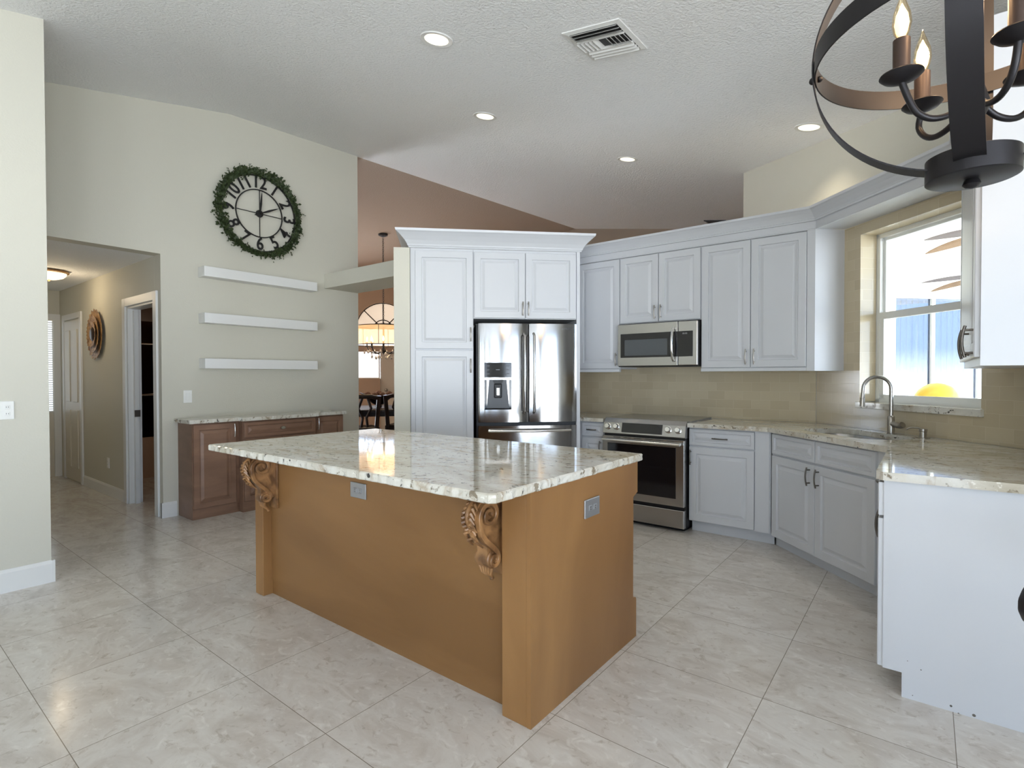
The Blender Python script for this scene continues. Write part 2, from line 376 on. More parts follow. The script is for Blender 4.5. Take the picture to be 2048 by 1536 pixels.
# half walls behind the cabinets
b = MB().prism([(-3.38, 5.10), (-.73, 5.10), (-.85, 5.22), (-3.38, 5.22)], 0, 2.45)
struct(b.build('wall_range', M['wall']))
# fridge enclosure walls, local frame of the fridge run
FO = Vector((-3.213, 3.565, 0)) - Vector((1, 1, 0)) / R2 * .56 + Vector((-1, 1, 0)) / R2 * .02
def FW(x, y): return FO + Vector((1, 1, 0)) / R2 * x + Vector((-1, 1, 0)) / R2 * y
b = MB().box(-.142, -.003, -.02, 1.46, 0, 2.452); at(struct(b.build('wall_pantry_side', M['wall'])), FO, PI / 4)
b = MB().box(-.003, 1.40, .72, .84, 0, 2.44); at(struct(b.build('wall_pantry_back', M['wall'])), FO, PI / 4)
# plant ledge beam between left wall and pantry wall
struct(MB().prism([(-5.599, 3.6), (-4.24, 3.6), (-4.70, 4.062), (-5.599, 4.062)], 2.35, 2.515).build('trim_1', M['wall']))
# diagonal window wall: local x along (1,-1)/sqrt2 from (-1.53,5.90), y outward
DO = Vector((-1.53, 5.90, 0)); DT = -PI / 4
def DW(x, y): return DO + Vector((1, -1, 0)) / R2 * x + Vector((1, 1, 0)) / R2 * y
DL = 2.02 * R2 + .02
wx0, wx1, wz0, wz1 = 1.598, 2.526, 1.10, 2.375
def zt(x): q = DW(x, 0); return P2(q.x, q.y)
b = MB()
b.prism([(0, 0), (wx0, 0), (wx0, zt(wx0)), (0, zt(0))], 0, .2, 'y'); b.prism([(wx1, 0), (DL, 0), (DL, zt(DL)), (wx1, zt(wx1))], 0, .2, 'y')
b.prism([(wx0, 0), (wx1, 0), (wx1, wz0), (wx0, wz0)], 0, .2, 'y'); b.prism([(wx0, wz1), (wx1, wz1), (wx1, zt(wx1)), (wx0, zt(wx0))], 0, .2, 'y')
at(struct(b.build('wall_window', M['wall'])), DO, DT)
struct(MB().prism([(2.70, 0), (3.9, 0), (3.9, P2(.49, 3.9)), (2.70, P2(.49, 2.7))], .49, .62, 'x').build('wall_right', M['wall']))
struct(MB().prism([(.62, 0), (3.3, 0), (3.3, P2(3.3, 2.7)), (.62, P2(.62, 2.7))], 2.70, 2.84, 'y').build('wall_nook', M['wall']))
# glazed walls behind the camera (daylight side)
b = MB()
b.prism([(-6.4, 2.25), (2.7, 2.25), (2.7, P2(3.2, 2.7)), (-3.3, 2.45), (-6.4, 2.45)], 3.2, 3.32, 'x')
b.box(3.2, 3.32, -6.4, -5.2, 0, 2.25).box(3.2, 3.32, .5, 2.7, 0, 2.25).box(3.2, 3.32, -1.8, -1.3, 0, 2.25).box(3.2, 3.32, -3.7, -3.1, 0, 2.25)
struct(b.build('wall_nook_side', M['wall']))
b = MB()
b.box(-5.75, 3.3, -6.52, -6.4, 2.25, 2.45)
b.box(-5.75, -.3, -6.52, -6.4, 0, 2.25).box(.65, 1.1, -6.52, -6.4, 0, 2.25).box(2.05, 2.35, -6.52, -6.4, 0, 2.25).box(3.0, 3.3, -6.52, -6.4, 0, 2.25)
struct(b.build('wall_back', M['wall']))
def slider(name, x0, x1, n, loc, rot):
    f = MB().box(x0, x1, .02, .1, 2.2, 2.25).box(x0, x1, .02, .1, 0, .05)
    w = (x1 - x0) / n
    for i in range(n + 1): f.box(max(x0, x0 + i * w - .04), min(x1, x0 + i * w + .04), .02, .1, .05, 2.2)
    o = struct(at(f.build(name, M['win']), loc, rot)); MB().box(x0 + .02, x1 - .02, .055, .06, .05, 2.2).build('pane', M['pane'], o)
    return o
slider('door_8', 0, 1.8, 1, (3.2, .5, 0), -PI / 2)
slider('door_1', 0, 1.3, 1, (3.2, -1.8, 0), -PI / 2)
slider('window_6', 0, 1.5, 1, (3.2, -3.7, 0), -PI / 2)
slider('door_2', 0, .95, 1, (2.05, -6.4, 0), PI)
slider('window_4', 0, .65, 1, (3.0, -6.4, 0), PI)
slider('window_5', 0, .95, 1, (.65, -6.4, 0), PI)
# foyer and dining shell beyond
struct(MB().prism([(5.95, 0), (9.35, 0), (9.35, P2(-1.4, 9.35)), (5.95, P2(-1.4, 5.95))], -1.45, -1.33, 'x').build('wall_foyer_right', M['foyer']))
struct(MB().prism([(-8.9, 0), (-1.33, 0), (-1.33, P2(-1.33, 9.3)), (-5.62, P2(-5.62, 9.3)), (-8.9, P4(-8.9, 9.3))], 9.3, 9.42, 'y').build('wall_far', M['foyer']))
struct(MB().box(-14, -5.75, 4.07, 4.17, 0, 4.2).build('wall_dining_side', M['peach']))
# diagonal entry wall (arched opening), local x along (1,1)/sqrt2, y away from camera
EO = Vector((-12.3, 5.85, 0)); ET = PI / 4
def px_to_E(px, py):
    d = ray(px, py); o = Vector((0, 0, CAM_H)); n = Vector((-1, 1, 0)) / R2
    q = o + d * ((EO - o).dot(n) / d.dot(n)); v = q - EO
    return (v.x + v.y) / R2, q.z

# ------------------------------------------------------------------ baseboards and casings
def baseboard(name, x0, x1, loc, rot, h=.14):
    b = MB().prism([(0, 0), (0, h), (-.006, h), (-.014, h - .02), (-.016, 0)], x0, x1, 'x')
    return struct(at(b.build(name, M['trim']), loc, rot))
baseboard('baseboard_near', 0, 7.28, (-4.43, -6.4, 0), PI / 2)
b = MB().prism([(-.016, -.0), (0, 0), (0, .15), (-.016, .15)], 0, .2, 'x')
struct(MB().box(-4.6, -4.414, .866, .882, 0, .14).build('baseboard_near_end', M['trim']))
baseboard('baseboard_left', 0, .13, (-5.6, 1.884, 0), PI / 2, .14)
baseboard('baseboard_left_far', 0, .43, (-5.6, 3.64, 0), PI / 2, .14)
struct(MB().box(-5.62, -5.584, 1.884, 1.9, 0, .14).build('baseboard_corner', M['trim']))
baseboard('baseboard_hall', 0, 1.43, (-8.06, 1.9, 0), 0, .12)
def casing(name, x0, x1, zt_, w, loc, rot, y=0, proud=.02):
    b = MB()
    b.box(x0 - w, x0, y - proud, y, 0, zt_ + w, .004).box(x1, x1 + w, y - proud, y, 0, zt_ + w, .004).box(x0, x1, y - proud, y, zt_, zt_ + w, .004)
    return struct(at(b.build(name, M['trim']), loc, rot))
casing('trim_2', -6.52, -5.752, 2.035, .085, (0, 1.9, 0), 0)
b = MB().box(-6.52, -6.5, 1.9, 2.02, 0, 2.035).box(-5.77, -5.752, 1.9, 2.02, 0, 2.035).box(-6.5, -5.77, 1.9, 2.02, 2.015, 2.034)
struct(b.build('trim_3', M['trim']))
# pocket door edge with latch
t = MB().box(-6.5, -6.455, 1.945, 1.985, 0, 2.0).build('door_3', M['trim']); struct(t)
MB().box(-6.458, -6.448, 1.94, 1.99, .90, .97).build('latch', M['bronze'], t)
# bathroom behind
b = MB().box(-8.8, -8.7, 2.021, 3.4, 0, 2.45).box(-5.76, -5.751, 2.021, 3.4, 0, 2.45).box(-8.7, -5.76, 3.3, 3.4, 0, 2.45).box(-8.8, -5.751, 2.021, 3.4, 2.45, 2.5)
struct(b.build('wall_bath', M['bath']))
tb = MB().prism([(-8.69, .001), (-7.98, .001), (-7.94, .50), (-7.94, .53), (-8.02, .53), (-8.08, .2), (-8.5, .2), (-8.6, .53), (-8.69, .53)], 2.04, 3.29, 'y')
tag(tb.build('bathtub', M['tub']), 'almond bathtub seen through the narrow bathroom doorway', 'bathtub')
sd = thing('shower_door', 'dark sliding shower glass with two pale towel rails above the bathtub', 'shower door', (-7.98, 2.66, .531))
MB().box(-.005, .005, -.62, .62, 0, 1.5).build('glass_panel', glass('brown_shower_glass', (.30, .22, .17, 1), .05), sd)
for z in (.55, 1.205):
    MB().tube([(.04, -.61, z), (.04, .61, z)], .012).box(.005, .04, -.6, -.58, z - .01, z + .01).box(.005, .04, .58, .6, z - .01, z + .01).build('towel_rail', M['chrome'], sd)
ll = bpy.data.lights.new('vanity_light', 'POINT'); ll.energy = 9; ll.color = (1, .78, .55); ll.shadow_soft_size = .06
lo_ = bpy.data.objects.new('vanity_light', ll); COL.objects.link(lo_); lo_.location = (-6.9, 3.1, 2.0)
# closet bifold door and hall end door
dr = struct(MB().box(-8.82, -8.17, 1.885, 1.899, .02, 2.02).build('door_4', M['door']))
for i in range(2):
    x = -8.82 + .325 * i
    b = MB()
    for (z0, z1) in ((.18, .9), (1.0, 1.9)): b.box(x + .06, x + .265, 1.876, 1.888, z0, z1, .006)
    b.build('panel', M['door'], dr)
casing('trim_4', -8.84, -8.15, 2.04, .07, (0, 1.9, 0), 0)
dr = struct(MB().box(-9.1, -9.085, 1.06, 1.825, 0, 2.07).build('door_5', M['door']))
MB().box(-9.085, -9.08, 1.15, 1.815, .86, 2.05).build('glass', emit('daylit_door_glass', (.85, .93, 1, 1), .9), dr)
b = MB()
for i in range(41): b.box(-9.078, -9.055, 1.14, 1.818, .86 + i * .029, .868 + i * .029)
b.build('blind', M['blind'], dr)
b = MB().box(-9.1, -9.07, 1.826, 1.899, 0, 2.14).box(-9.1, -9.07, .98, 1.06, 0, 2.14).box(-9.1, -9.07, 1.06, 1.826, 2.07, 2.14)
struct(b.build('trim_5', M['trim']))
# entry wall with arched transom
ax0, az0 = px_to_E(717, 665); acx, atop = px_to_E(765, 605)
aw = .62; aspring = atop - aw
b = MB(); EL = 5.2
arc = [(acx - aw * math.cos(PI * k / 24), aspring + aw * math.sin(PI * k / 24)) for k in range(25)]
pz = px_to_E(740, 691)[1]
b.prism([(0, pz), (acx - aw, pz)] + arc[:13] + [(acx, 3.95), (0, 3.95)], 0, .15, 'y')
b.prism([(acx, 3.95)] + arc[12:] + [(acx + aw, pz), (EL, pz), (EL, 3.95)], 0, .15, 'y')
wl, wt = px_to_E(700, 703); wr, wb = px_to_E(757, 757); dl = px_to_E(760, 700)[0]; drr = px_to_E(802, 700)[0]
b.box(0, wl, 0, .15, 0, pz).box(wl, dl, 0, .15, 0, wb).box(drr, EL, 0, .15, 0, pz).box(wl, drr, 0, .15, wt, pz)
at(struct(b.build('wall_entry', M['peach'])), EO, ET)
day = emit('daylit_shade_cloth', (.92, .96, 1, 1), 1.0)
w = struct(at(MB().box(wl, wr, .06, .1, wb - .02, wb + .02).box(wr, wr + .03, .05, .1, wb, wt).build('window_2', M['win']), EO, ET))
MB().box(wl, wr, .08, .09, wb + .02, wt).build('roller_shade', day, w)
w = thing('arched_transom', 'arched fan light window high above the front door', 'window'); del w['label']; del w['category']; w.name = 'window_3'; struct(w); at(w, EO, ET)
b = MB()
for k in range(24):
    a, c = arc[k], arc[k + 1]
    b.quad((a[0], .1, a[1]), (c[0], .1, c[1]), (acx + (c[0] - acx) * .0, .1, aspring), (acx + (a[0] - acx) * .001, .1, aspring))
b.build('pane', emit('sunlit_transom_sky', (1, .80, .60, 1), .62), w)
b = MB()
for k in (6, 12, 18):
    a = arc[k]; b.tube([(acx, .09, aspring), (a[0], .09, a[1])], .012, 6)
b.tube([(p[0], .085, p[1]) for p in arc], .018, 6)
b.tube([(acx + (p[0] - acx) * .35, .085, aspring + (p[1] - aspring) * .35) for p in arc], .012, 6)
b.build('muntins', M['iron'], w)
fd = struct(at(MB().box(dl, drr, .04, .09, 0, wt).build('door_6', M['door']), EO, ET))
kx, kz = px_to_E(772, 780)
MB().sphere((kx, -.0, kz), .04, 12).box(kx - .02, kx + .02, 0, .045, kz - .02, kz + .02).build('door_handle', M['nickel'], fd)

# ------------------------------------------------------------------ cabinet parts
def door_mesh(x0, x1, z0, z1, st=.057, th=.02, raised=True):
    prof = [(0, 0), (0, -th + .003), (.003, -th), (st, -th), (st + .005, -th + .012), (st + .014, -th + .012)]
    prof += [(st + .038, -th + .0015)] if raised else []
    loops = []
    for ins, y in prof:
        ins = min(ins, (x1 - x0) / 2 - .004, (z1 - z0) / 2 - .004)
        loops.append([(x0 + ins, y, z0 + ins), (x1 - ins, y, z0 + ins), (x1 - ins, y, z1 - ins), (x0 + ins, y, z1 - ins)])
    return MB().loft(loops)
def pull(par, x, z, L=.125, vert=True, m='nickel', y=-.02):
    pts = []
    for k in range(9):
        s = -1 + 2 * k / 8; a = s * L / 2; dy = -.024 - .010 * (1 - s * s)
        pts.append((x, y + dy, z + a) if vert else (x + a, y + dy, z))
    b = MB().tube(pts, .0052, 8)
    for sgn in (-1, 1):
        a = sgn * L * .36
        p = (x, y, z + a) if vert else (x + a, y, z)
        b.tube([p, (p[0], y - .028, p[2])], .0045, 8)
    return b.build('handle', M[m], par, 50)
def door(par, x0, x1, z0, z1, h=None, m='cab', hm='nickel', st=.057, name='door', **k):
    d = door_mesh(x0, x1, z0, z1, st).build(name, M[m], par)
    if h: pull(d, h[0], h[1], vert=h[2] if len(h) > 2 else True, m=hm, **k)
    return d
def drawer(par, x0, x1, z0, z1, h=True, m='cab', hm='bronze', st=.026):
    d = door_mesh(x0, x1, z0, z1, st).build('drawer', M[m], par)
    if h: pull(d, (x0 + x1) / 2, (z0 + z1) / 2, .1 if x1 - x0 < .3 else .125, False, hm)
    return d

# ------------------------------------------------------------------ tall pantry and fridge surround
t = thing('pantry_cabinet', 'tall white pantry cabinet with one door above another, left of the fridge', 'cabinet', FO, PI / 4)
b = MB().box(0, .558, 0, .65, .09, 2.455).box(.02, .54, .05, .64, 0, .09); b.build('body', M['cab'], t)
door(t, .043, .553, 1.562, 2.43, (.532, 1.69)); door(t, .043, .553, .105, 1.548, (.532, 1.41))
t = thing('fridge_top_cabinet', 'white two-door wall cabinet above the stainless fridge', 'cabinet', FO, PI / 4)
MB().box(.559, 1.505, 0, .65, 1.835, 2.455).build('body', M['cab'], t)
door(t, .565, 1.026, 1.842, 2.43, (1.003, 1.925)); door(t, 1.032, 1.500, 1.842, 2.43, (1.055, 1.925))
tag(at(MB().box(1.506, 1.538, -.012, .65, 0, 2.455).build('fridge_side_panel', M['cab']), FO, PI / 4), 'narrow white end panel right of the fridge', 'cabinet panel')
def moulding(path, prof, name, m=M['cab']):
    """sweep (out,z) profile along a plan path; outward is to the right of travel"""
    n = len(path); loops = []
    for i, p in enumerate(path):
        ds = []
        if i > 0: ds.append((Vector(p) - Vector(path[i - 1])).normalized())
        if i < n - 1: ds.append((Vector(path[i + 1]) - Vector(p)).normalized())
        ns = [Vector((d.y, -d.x)) for d in ds]
        nn = sum(ns, Vector((0, 0))).normalized(); k = 1 / max(.3, nn.dot(ns[0]))
        loops.append([(p[0] + nn.x * o * k, p[1] + nn.y * o * k, z) for o, z in prof])
    return MB().loft(loops).build(name, m)
prof = [(0, 2.456), (.012, 2.457), (.016, 2.468), (.022, 2.472), (.026, 2.485), (.045, 2.515), (.078, 2.550), (.104, 2.572), (.118, 2.580), (.122, 2.600), (.0, 2.600)]
pa = [FW(0, .62), FW(0, -.0), FW(1.538, -.0), FW(1.538, .62)]
tag(moulding([(p.x, p.y) for p in pa], prof, 'crown_moulding'), 'white crown moulding on top of the pantry and fridge cabinets', 'crown moulding')

# refrigerator
t = thing('refrigerator', 'stainless french-door refrigerator with a water dispenser', 'refrigerator', FW(0, 0), PI / 4)
MB().box(.585, 1.502, .03, .69, .02, 1.79).build('body', M['black'], t)
def bowdoor(x0, x1, z0, z1, name, bulge=.022, y0=.03, hole=None):
    n = 14; loops = []
    pr_ = []
    for k in range(n + 1):
        s = -1 + 2 * k / n
        pr_.append((x0 + (x1 - x0) * k / n, -.028 - bulge * (1 - s * s) ** .5 if abs(s) < 1 else -.028))
    pts = [(x0, y0)] + pr_ + [(x1, y0)]
    return MB().prism(pts, z0, z1, 'z').build(name, M['mirsteel'], t, 40)
d1 = bowdoor(.600, 1.053, .900, 1.790, 'door'); d2 = bowdoor(1.062, 1.502, .900, 1.790, 'door'); d3 = bowdoor(.600, 1.502, .14, .868, 'freezer_drawer', .03)
for d, x in ((d1, 1.012), (d2, 1.098)):
    MB().tube([(x, -.055, 1.70), (x, -.098, 1.68), (x, -.104, 1.5), (x, -.106, 1.345), (x, -.104, 1.19), (x, -.098, 1.0), (x, -.055, .985)], .0115, 10).build('handle', M['steel'], d, 50)
pts = []
for k in range(13):
    s = -1 + 2 * k / 12; pts.append((1.06 + s * .375, -.085 - .03 * (1 - s * s), .826))
b = MB().tube(pts, .0125, 10).tube([(pts[0][0] + .01, -.04, .826), (pts[0][0] + .01, -.09, .826)], .011, 8).tube([(pts[-1][0] - .01, -.04, .826), (pts[-1][0] - .01, -.09, .826)], .011, 8)
b.build('handle', M['chrome'], d3, 50)
MB().box(.652, .896, -.064, -.03, 1.305, 1.437, .004).build('control_panel', M['blackgl'], d1)
b = MB().box(.652, .896, -.066, -.03, 1.283, 1.303, .003); b.build('trim_strip', M['chrome'], d1)
b = MB().box(.652, .672, -.062, -.03, 1.02, 1.282).box(.876, .896, -.062, -.03, 1.02, 1.282).box(.652, .896, -.062, -.03, 1.015, 1.03)
b.build('dispenser_frame', M['blackgl'], d1)
b = MB().prism([(.672, 1.03), (.876, 1.03), (.852, 1.282), (.696, 1.282)], -.056, -.05, 'y'); b.build('dispenser_niche', M['dgrey'], d1)
b = MB().prism([(.728, 1.282), (.820, 1.282), (.806, 1.25), (.742, 1.25)], -.085, -.05, 'y').box(.738, .81, -.07, -.05, 1.12, 1.25, .01); b.build('dispenser_nozzle', M['black'], d1)
MB().box(.757, .791, -.074, -.06, 1.14, 1.215, .006).build('dispenser_paddle', M['steel'], d1)
FONT = None
def text(s, size, mtx, m, name, par, depth=.001, bold=0):
    c = bpy.data.curves.new('text', 'FONT'); c.body = s; c.size = size; c.extrude = depth; c.offset = bold; c.align_x = 'CENTER'; c.align_y = 'CENTER'
    o = bpy.data.objects.new('text', c); COL.objects.link(o)
    dg = bpy.context.evaluated_depsgraph_get(); me = bpy.data.meshes.new_from_object(o.evaluated_get(dg))
    bpy.data.objects.remove(o); bpy.data.curves.remove(c)
    me.transform(mtx); me.materials.clear(); me.materials.append(m)
    q = bpy.data.objects.new(name, me); COL.objects.link(q); q.parent = par
    return q
RX = Matrix.Rotation(PI / 2, 4, 'X')
text('SAMSUNG', .022, Matrix.Translation((1.405, -.0485, 1.745)) @ RX, M['dgrey'], 'logo', d2, .0015)
for i in range(3):
    for x in (.685, .862): MB().box(x - .013, x + .013, -.0655, -.0635, 1.335 + i * .035, 1.340 + i * .035).build('display_mark', M['dgrey'], d1)
MB().box(.755, .79, -.0655, -.0635, 1.37, 1.378).build('display_mark', M['dgrey'], d1)


# ------------------------------------------------------------------ wall cabinets on the range wall
def lightrail(b, x0, x1, y0, y1): b.box(x0, x1, y0, y1, 1.354, 1.384, .004)
t = thing('upper_cabinet', 'white single-door wall cabinet between the fridge panel and the microwave', 'cabinet', (0, 4.72, 0))
b = MB().prism([(-2.97, 0), (-2.347, 0), (-2.347, .375), (-3.33, .375)], 1.383, 2.452); b.box(-2.90, -2.347, -.018, .02, 1.354, 1.383, .004); b.build('body', M['cab'], t)
door(t, -2.812, -2.351, 1.388, 2.441, (-2.378, 1.475))
t = thing('upper_cabinet', 'short white two-door wall cabinet directly above the microwave', 'cabinet', (0, 4.72, 0))
MB().box(-2.346, -1.568, 0, .375, 1.812, 2.452).build('body', M['cab'], t)
door(t, -2.342, -1.960, 1.818, 2.441, (-1.985, 1.905)); door(t, -1.954, -1.573, 1.818, 2.441, (-1.929, 1.905))
t = thing('upper_cabinet', 'tall white two-door wall cabinet right of the microwave, with a lit white end panel', 'cabinet', (0, 4.72, 0))
b = MB().prism([(-1.567, 0), (-.745, 0), (-.745, .375), (-1.567, .375)], 1.383, 2.452)
b.prism([(-.745, -.018), (-.69, -.018), (-.515, .157), (-.745, .375)], 1.354, 2.452); b.box(-1.567, -.745, -.018, .02, 1.354, 1.383, .004)
b.build('body', M['cab'], t)
door(t, -1.562, -1.162, 1.388, 2.441, (-1.192, 1.475)); door(t, -1.156, -.750, 1.388, 2.441, (-1.126, 1.475))
# right wall cabinet
t = thing('upper_cabinet', 'tall white wall cabinet at the right edge, over the counter end', 'cabinet', (.16, 3.85, 0), -PI / 2)
b = MB().prism([(0, 0), (1.16, 0), (1.16, .328), (0, .328)], 1.354, 2.452)
b.prism([(-.001, 0), (-.001, .328), (-.18, .18)], 1.354, 2.452)
b.box(1.142, 1.162, -.002, .328, 1.354, 2.66)
b.build('body', M['cab'], t)
door(t, .02, .93, 1.388, 2.441, (.84, 1.45), hm='bronze'); door(t, .936, 1.14, 1.388, 2.441, (1.10, 1.45), hm='bronze')
prof = [(0, 2.447), (.004, 2.447), (.004, 2.452), (-.004, 2.458), (-.004, 2.512), (.014, 2.514), (.016, 2.524), (.010, 2.528), (.018, 2.542), (.040, 2.568), (.062, 2.588), (.074, 2.594), (.076, 2.612), (-.019, 2.612), (-.019, 2.447)]
tag(moulding([(-2.86, 4.70), (-.69, 4.70), (.16, 3.85), (.16, 2.69)], prof, 'crown_moulding'), 'white crown moulding running over the range wall cabinets and across above the window', 'crown moulding')
tag(MB().prism([(-.680, 4.724), (.180, 3.864), (.34, 4.02), (-.512, 4.872)], 2.4525, 2.468).build('soffit_board', M['cab']), 'white soffit board bridging above the kitchen window', 'soffit')

# microwave
t = thing('microwave', 'stainless over-the-range microwave with black glass door', 'microwave', (0, 4.64, 0))
MB().box(-2.34, -1.573, .03, .44, 1.402, 1.808).build('body', M['black'], t)
d = MB().box(-2.335, -1.752, 0, .03, 1.41, 1.80, .003).build('door', M['steel'], t)
MB().box(-2.305, -1.768, -.004, .01, 1.488, 1.712, .003).build('door_window', M['blackgl'], d)
MB().box(-2.262, -1.845, -.0055, .005, 1.505, 1.655, .003).build('screen', M['greygl'], d)
pts = [(-1.785, -.012, 1.745), (-1.785, -.04, 1.72), (-1.785, -.058, 1.65), (-1.785, -.062, 1.60), (-1.785, -.058, 1.54), (-1.785, -.04, 1.475), (-1.785, -.012, 1.45)]
MB().tube(pts, .011, 10).build('handle', M['chrome'], d, 50)
c = MB().box(-1.748, -1.575, 0, .03, 1.41, 1.80, .006).build('control_panel', M['steel'], t)
MB().box(-1.768, -1.615, -.004, .01, 1.488, 1.712, .003).build('keypad', M['blackgl'], c)
text('88:88', .02, Matrix.Translation((-1.685, -.0045, 1.69)) @ RX, M['silverpl'], 'display', c)

# range
t = thing('range', 'stainless slide-in electric range with black oven window', 'range', (0, 4.38, 0))
MB().box(-2.35, -1.59, .03, .62, .03, .885).box(-2.33, -1.61, .06, .6, 0, .03).build('body', M['black'], t)
MB().box(-2.365, -1.575, .075, .66, .9205, .932, .003).build('cooktop', M['cooktop'], t)
c = MB().prism([(.03, .79), (.0, .795), (-.002, .80), (.02, .895), (.06, .931), (.1, .931), (.1, .79)], -2.352, -1.588, 'x').build('control_panel', M['steel'], t)
sl_ = Matrix.Rotation(-math.atan2(.022, .095), 3, 'X')
def onp(x, z): return Vector((x, -.002 + (z - .80) * .2316, z))
b = MB()
q = [onp(-2.165, .812), onp(-1.79, .812), onp(-1.79, .895), onp(-2.165, .895)]
b.loft([[p + Vector((0, -.006, .001)) for p in q], [p + Vector((0, .004, 0)) for p in q]]); b.build('display', M['blackgl'], c)
rk = Matrix.Rotation(PI / 2 - .2276, 3, 'X')
for x in (-2.305, -2.22, -1.735, -1.65):
    MB().lathe([(.030, 0), (.030, .006), (.025, .008), (.022, .03), (.019, .034), (0, .034)], onp(x, .857), 20, rk).build('knob', M['chrome'], c, 40)
d = MB().box(-2.35, -1.59, -.012, .03, .215, .775, .004).build('oven_door', M['steel'], t)
MB().box(-2.298, -1.66, -.015, .01, .28, .712, .002).build('oven_window', M['blackgl'], d)
b = MB().tube([(-2.33, -.055, .742), (-1.61, -.055, .742)], .012, 10).box(-2.32, -2.295, -.055, -.01, .735, .749).box(-1.645, -1.62, -.055, -.01, .735, .749); b.build('handle', M['chrome'], d, 50)
b = MB()
for i in range(6): b.box(-2.24 + i * .1, -2.17 + i * .1, -.0135, 0, .762, .767)
b.build('vent_slots', M['black'], d)
MB().box(-2.35, -1.59, -.012, .03, .035, .186, .004).build('storage_drawer', M['steel'], t)

# ------------------------------------------------------------------ base cabinets
t = thing('base_cabinet', 'narrow white base cabinet squeezed between the fridge panel and the range', 'cabinet', (0, 4.47, 0))
b = MB().box(-2.70, -2.362, 0, .62, .095, .884); b.box(-2.68, -2.37, .06, .3, 0, .095); b.build('body', M['cab'], t)
drawer(t, -2.618, -2.386, .745, .872); door(t, -2.618, -2.386, .105, .728, (-2.412, .645), hm='bronze', st=.05)
t = thing('base_cabinet', 'white base cabinet with a drawer over one door, right of the range', 'cabinet', (0, 4.47, 0))
b = MB().prism([(-1.582, 0), (-.951, 0), (-.955, .02), (-.955, .62), (-1.582, .62)], .095, .884); b.prism([(-1.575, .055), (-.930, .055), (-.960, .08), (-.960, .3), (-1.575, .3)], 0, .095)
b.prism([(-1.058, -.018), (-.957, -.018), (-.945, -.006), (-.945, .01), (-1.058, .01)], .095, .884); b.build('body', M['cab'], t)
drawer(t, -1.578, -1.064, .735, .872); door(t, -1.578, -1.064, .102, .722, (-1.562, .635), hm='bronze')
SO = Vector((-.95, 4.45, 0)) + Vector((1, 1, 0)) / R2 * .02
t = thing('sink_base_cabinet', 'white two-door sink base cabinet set on the diagonal under the window', 'cabinet', SO, DT)
b = MB().prism([(-.004, .0), (1.12, 0), (1.12, .3), (-.004, .3)], .095, .70); b.box(.0, 1.12, .0, .05, .70, .884); b.box(-.03, 1.18, .055, .28, 0, .095); b.build('body', M['cab'], t)
for x0, x1 in ((.02, .492), (.502, 1.010)): drawer(t, x0, x1, .722, .872, False)
door(t, .02, .494, .090, .708, (.452, .625), hm='bronze'); door(t, .500, 1.010, .090, .708, (.540, .625), hm='bronze')
t = thing('base_cabinet', 'white base cabinet at the right with a broad plain end panel facing the camera', 'cabinet', (-.138, 3.64, 0), -PI / 2)
b = MB().box(.02, .935, 0, .62, .10, .884).box(.02, .93, .065, .6, 0, .10); b.build('body', M['cab'], t)
drawer(t, .01, .946, .735, .872); door(t, .01, .475, .104, .722, (.445, .595), hm='bronze'); door(t, .481, .946, .104, .722, (.512, .595), hm='bronze')
MB().prism([(0, .10), (.065, .10), (.065, 0), (.622, 0), (.622, .884), (0, .884)], .936, .951, 'x').build('end_panel', M['cab'], t)

for k, (px, py, r) in enumerate(((1902, 1412, .0045), (1948, 1431, .006), (1917, 1427, .003), (1825, 1391, .002), (1815, 1322, .0018), (1842, 1340, .0025))):
    d = ray(px, py); q = d * (2.6885 / d.y)
    MB().lathe([(r, 0), (r * .7, .0006), (0, .0006)], (.951, q.x + .138, CAM_H + q.z), 7, Matrix.Rotation(PI / 2, 3, 'Y')).build('paint_chip', M['bronze'], t)

# ------------------------------------------------------------------ countertops
def slab_holes(outer, holes, z0, z1, name):
    b = MB(); bm = b.bm; es = []
    for loop in [outer] + holes:
        vs = [bm.verts.new((p[0], p[1], z1)) for p in loop]
        es += [bm.edges.new((vs[i], vs[(i + 1) % len(vs)])) for i in range(len(vs))]
    r = bmesh.ops.triangle_fill(bm, use_beauty=True, edges=es)
    fs = [f for f in r['geom'] if isinstance(f, bmesh.types.BMFace)]
    for f in fs:
        if f.normal.z < 0: f.normal_flip()
    e = bmesh.ops.extrude_face_region(bm, geom=fs)
    for v in e['geom']:
        if isinstance(v, bmesh.types.BMVert): v.co.z = z0
    bmesh.ops.recalc_face_normals(bm, faces=bm.faces[:])
    return b.build(name, M['granite'])
def rough_edge(pts, step=.03, amp=.003):
    """a slightly chiselled front edge"""
    out = []
    for i in range(len(pts)):
        a, c = Vector(pts[i]), Vector(pts[(i + 1) % len(pts)])
        n = max(1, int((c - a).length / step)); d = (c - a).normalized(); nn = Vector((d.y, -d.x))
        for k in range(n):
            p = a + (c - a) * k / n
            if k: p = p + nn * random.uniform(-amp, amp)
            out.append((p.x, p.y))
    return out
SC = Vector((-.385, 4.315)); su, sv = Vector((1, -1)) / R2, Vector((1, 1)) / R2
def rrect(cx, hw, hh, r, n=6):
    pts = []
    for sx, sy, a0 in ((1, 1, 0), (-1, 1, PI / 2), (-1, -1, PI), (1, -1, 3 * PI / 2)):
        for k in range(n + 1):
            a = a0 + PI / 2 * k / n
            u = sx * (hw - r) + r * math.cos(a); v = sy * (hh - r) + r * math.sin(a)
            p = cx + su * u + sv * v; pts.append((p.x, p.y))
    return pts
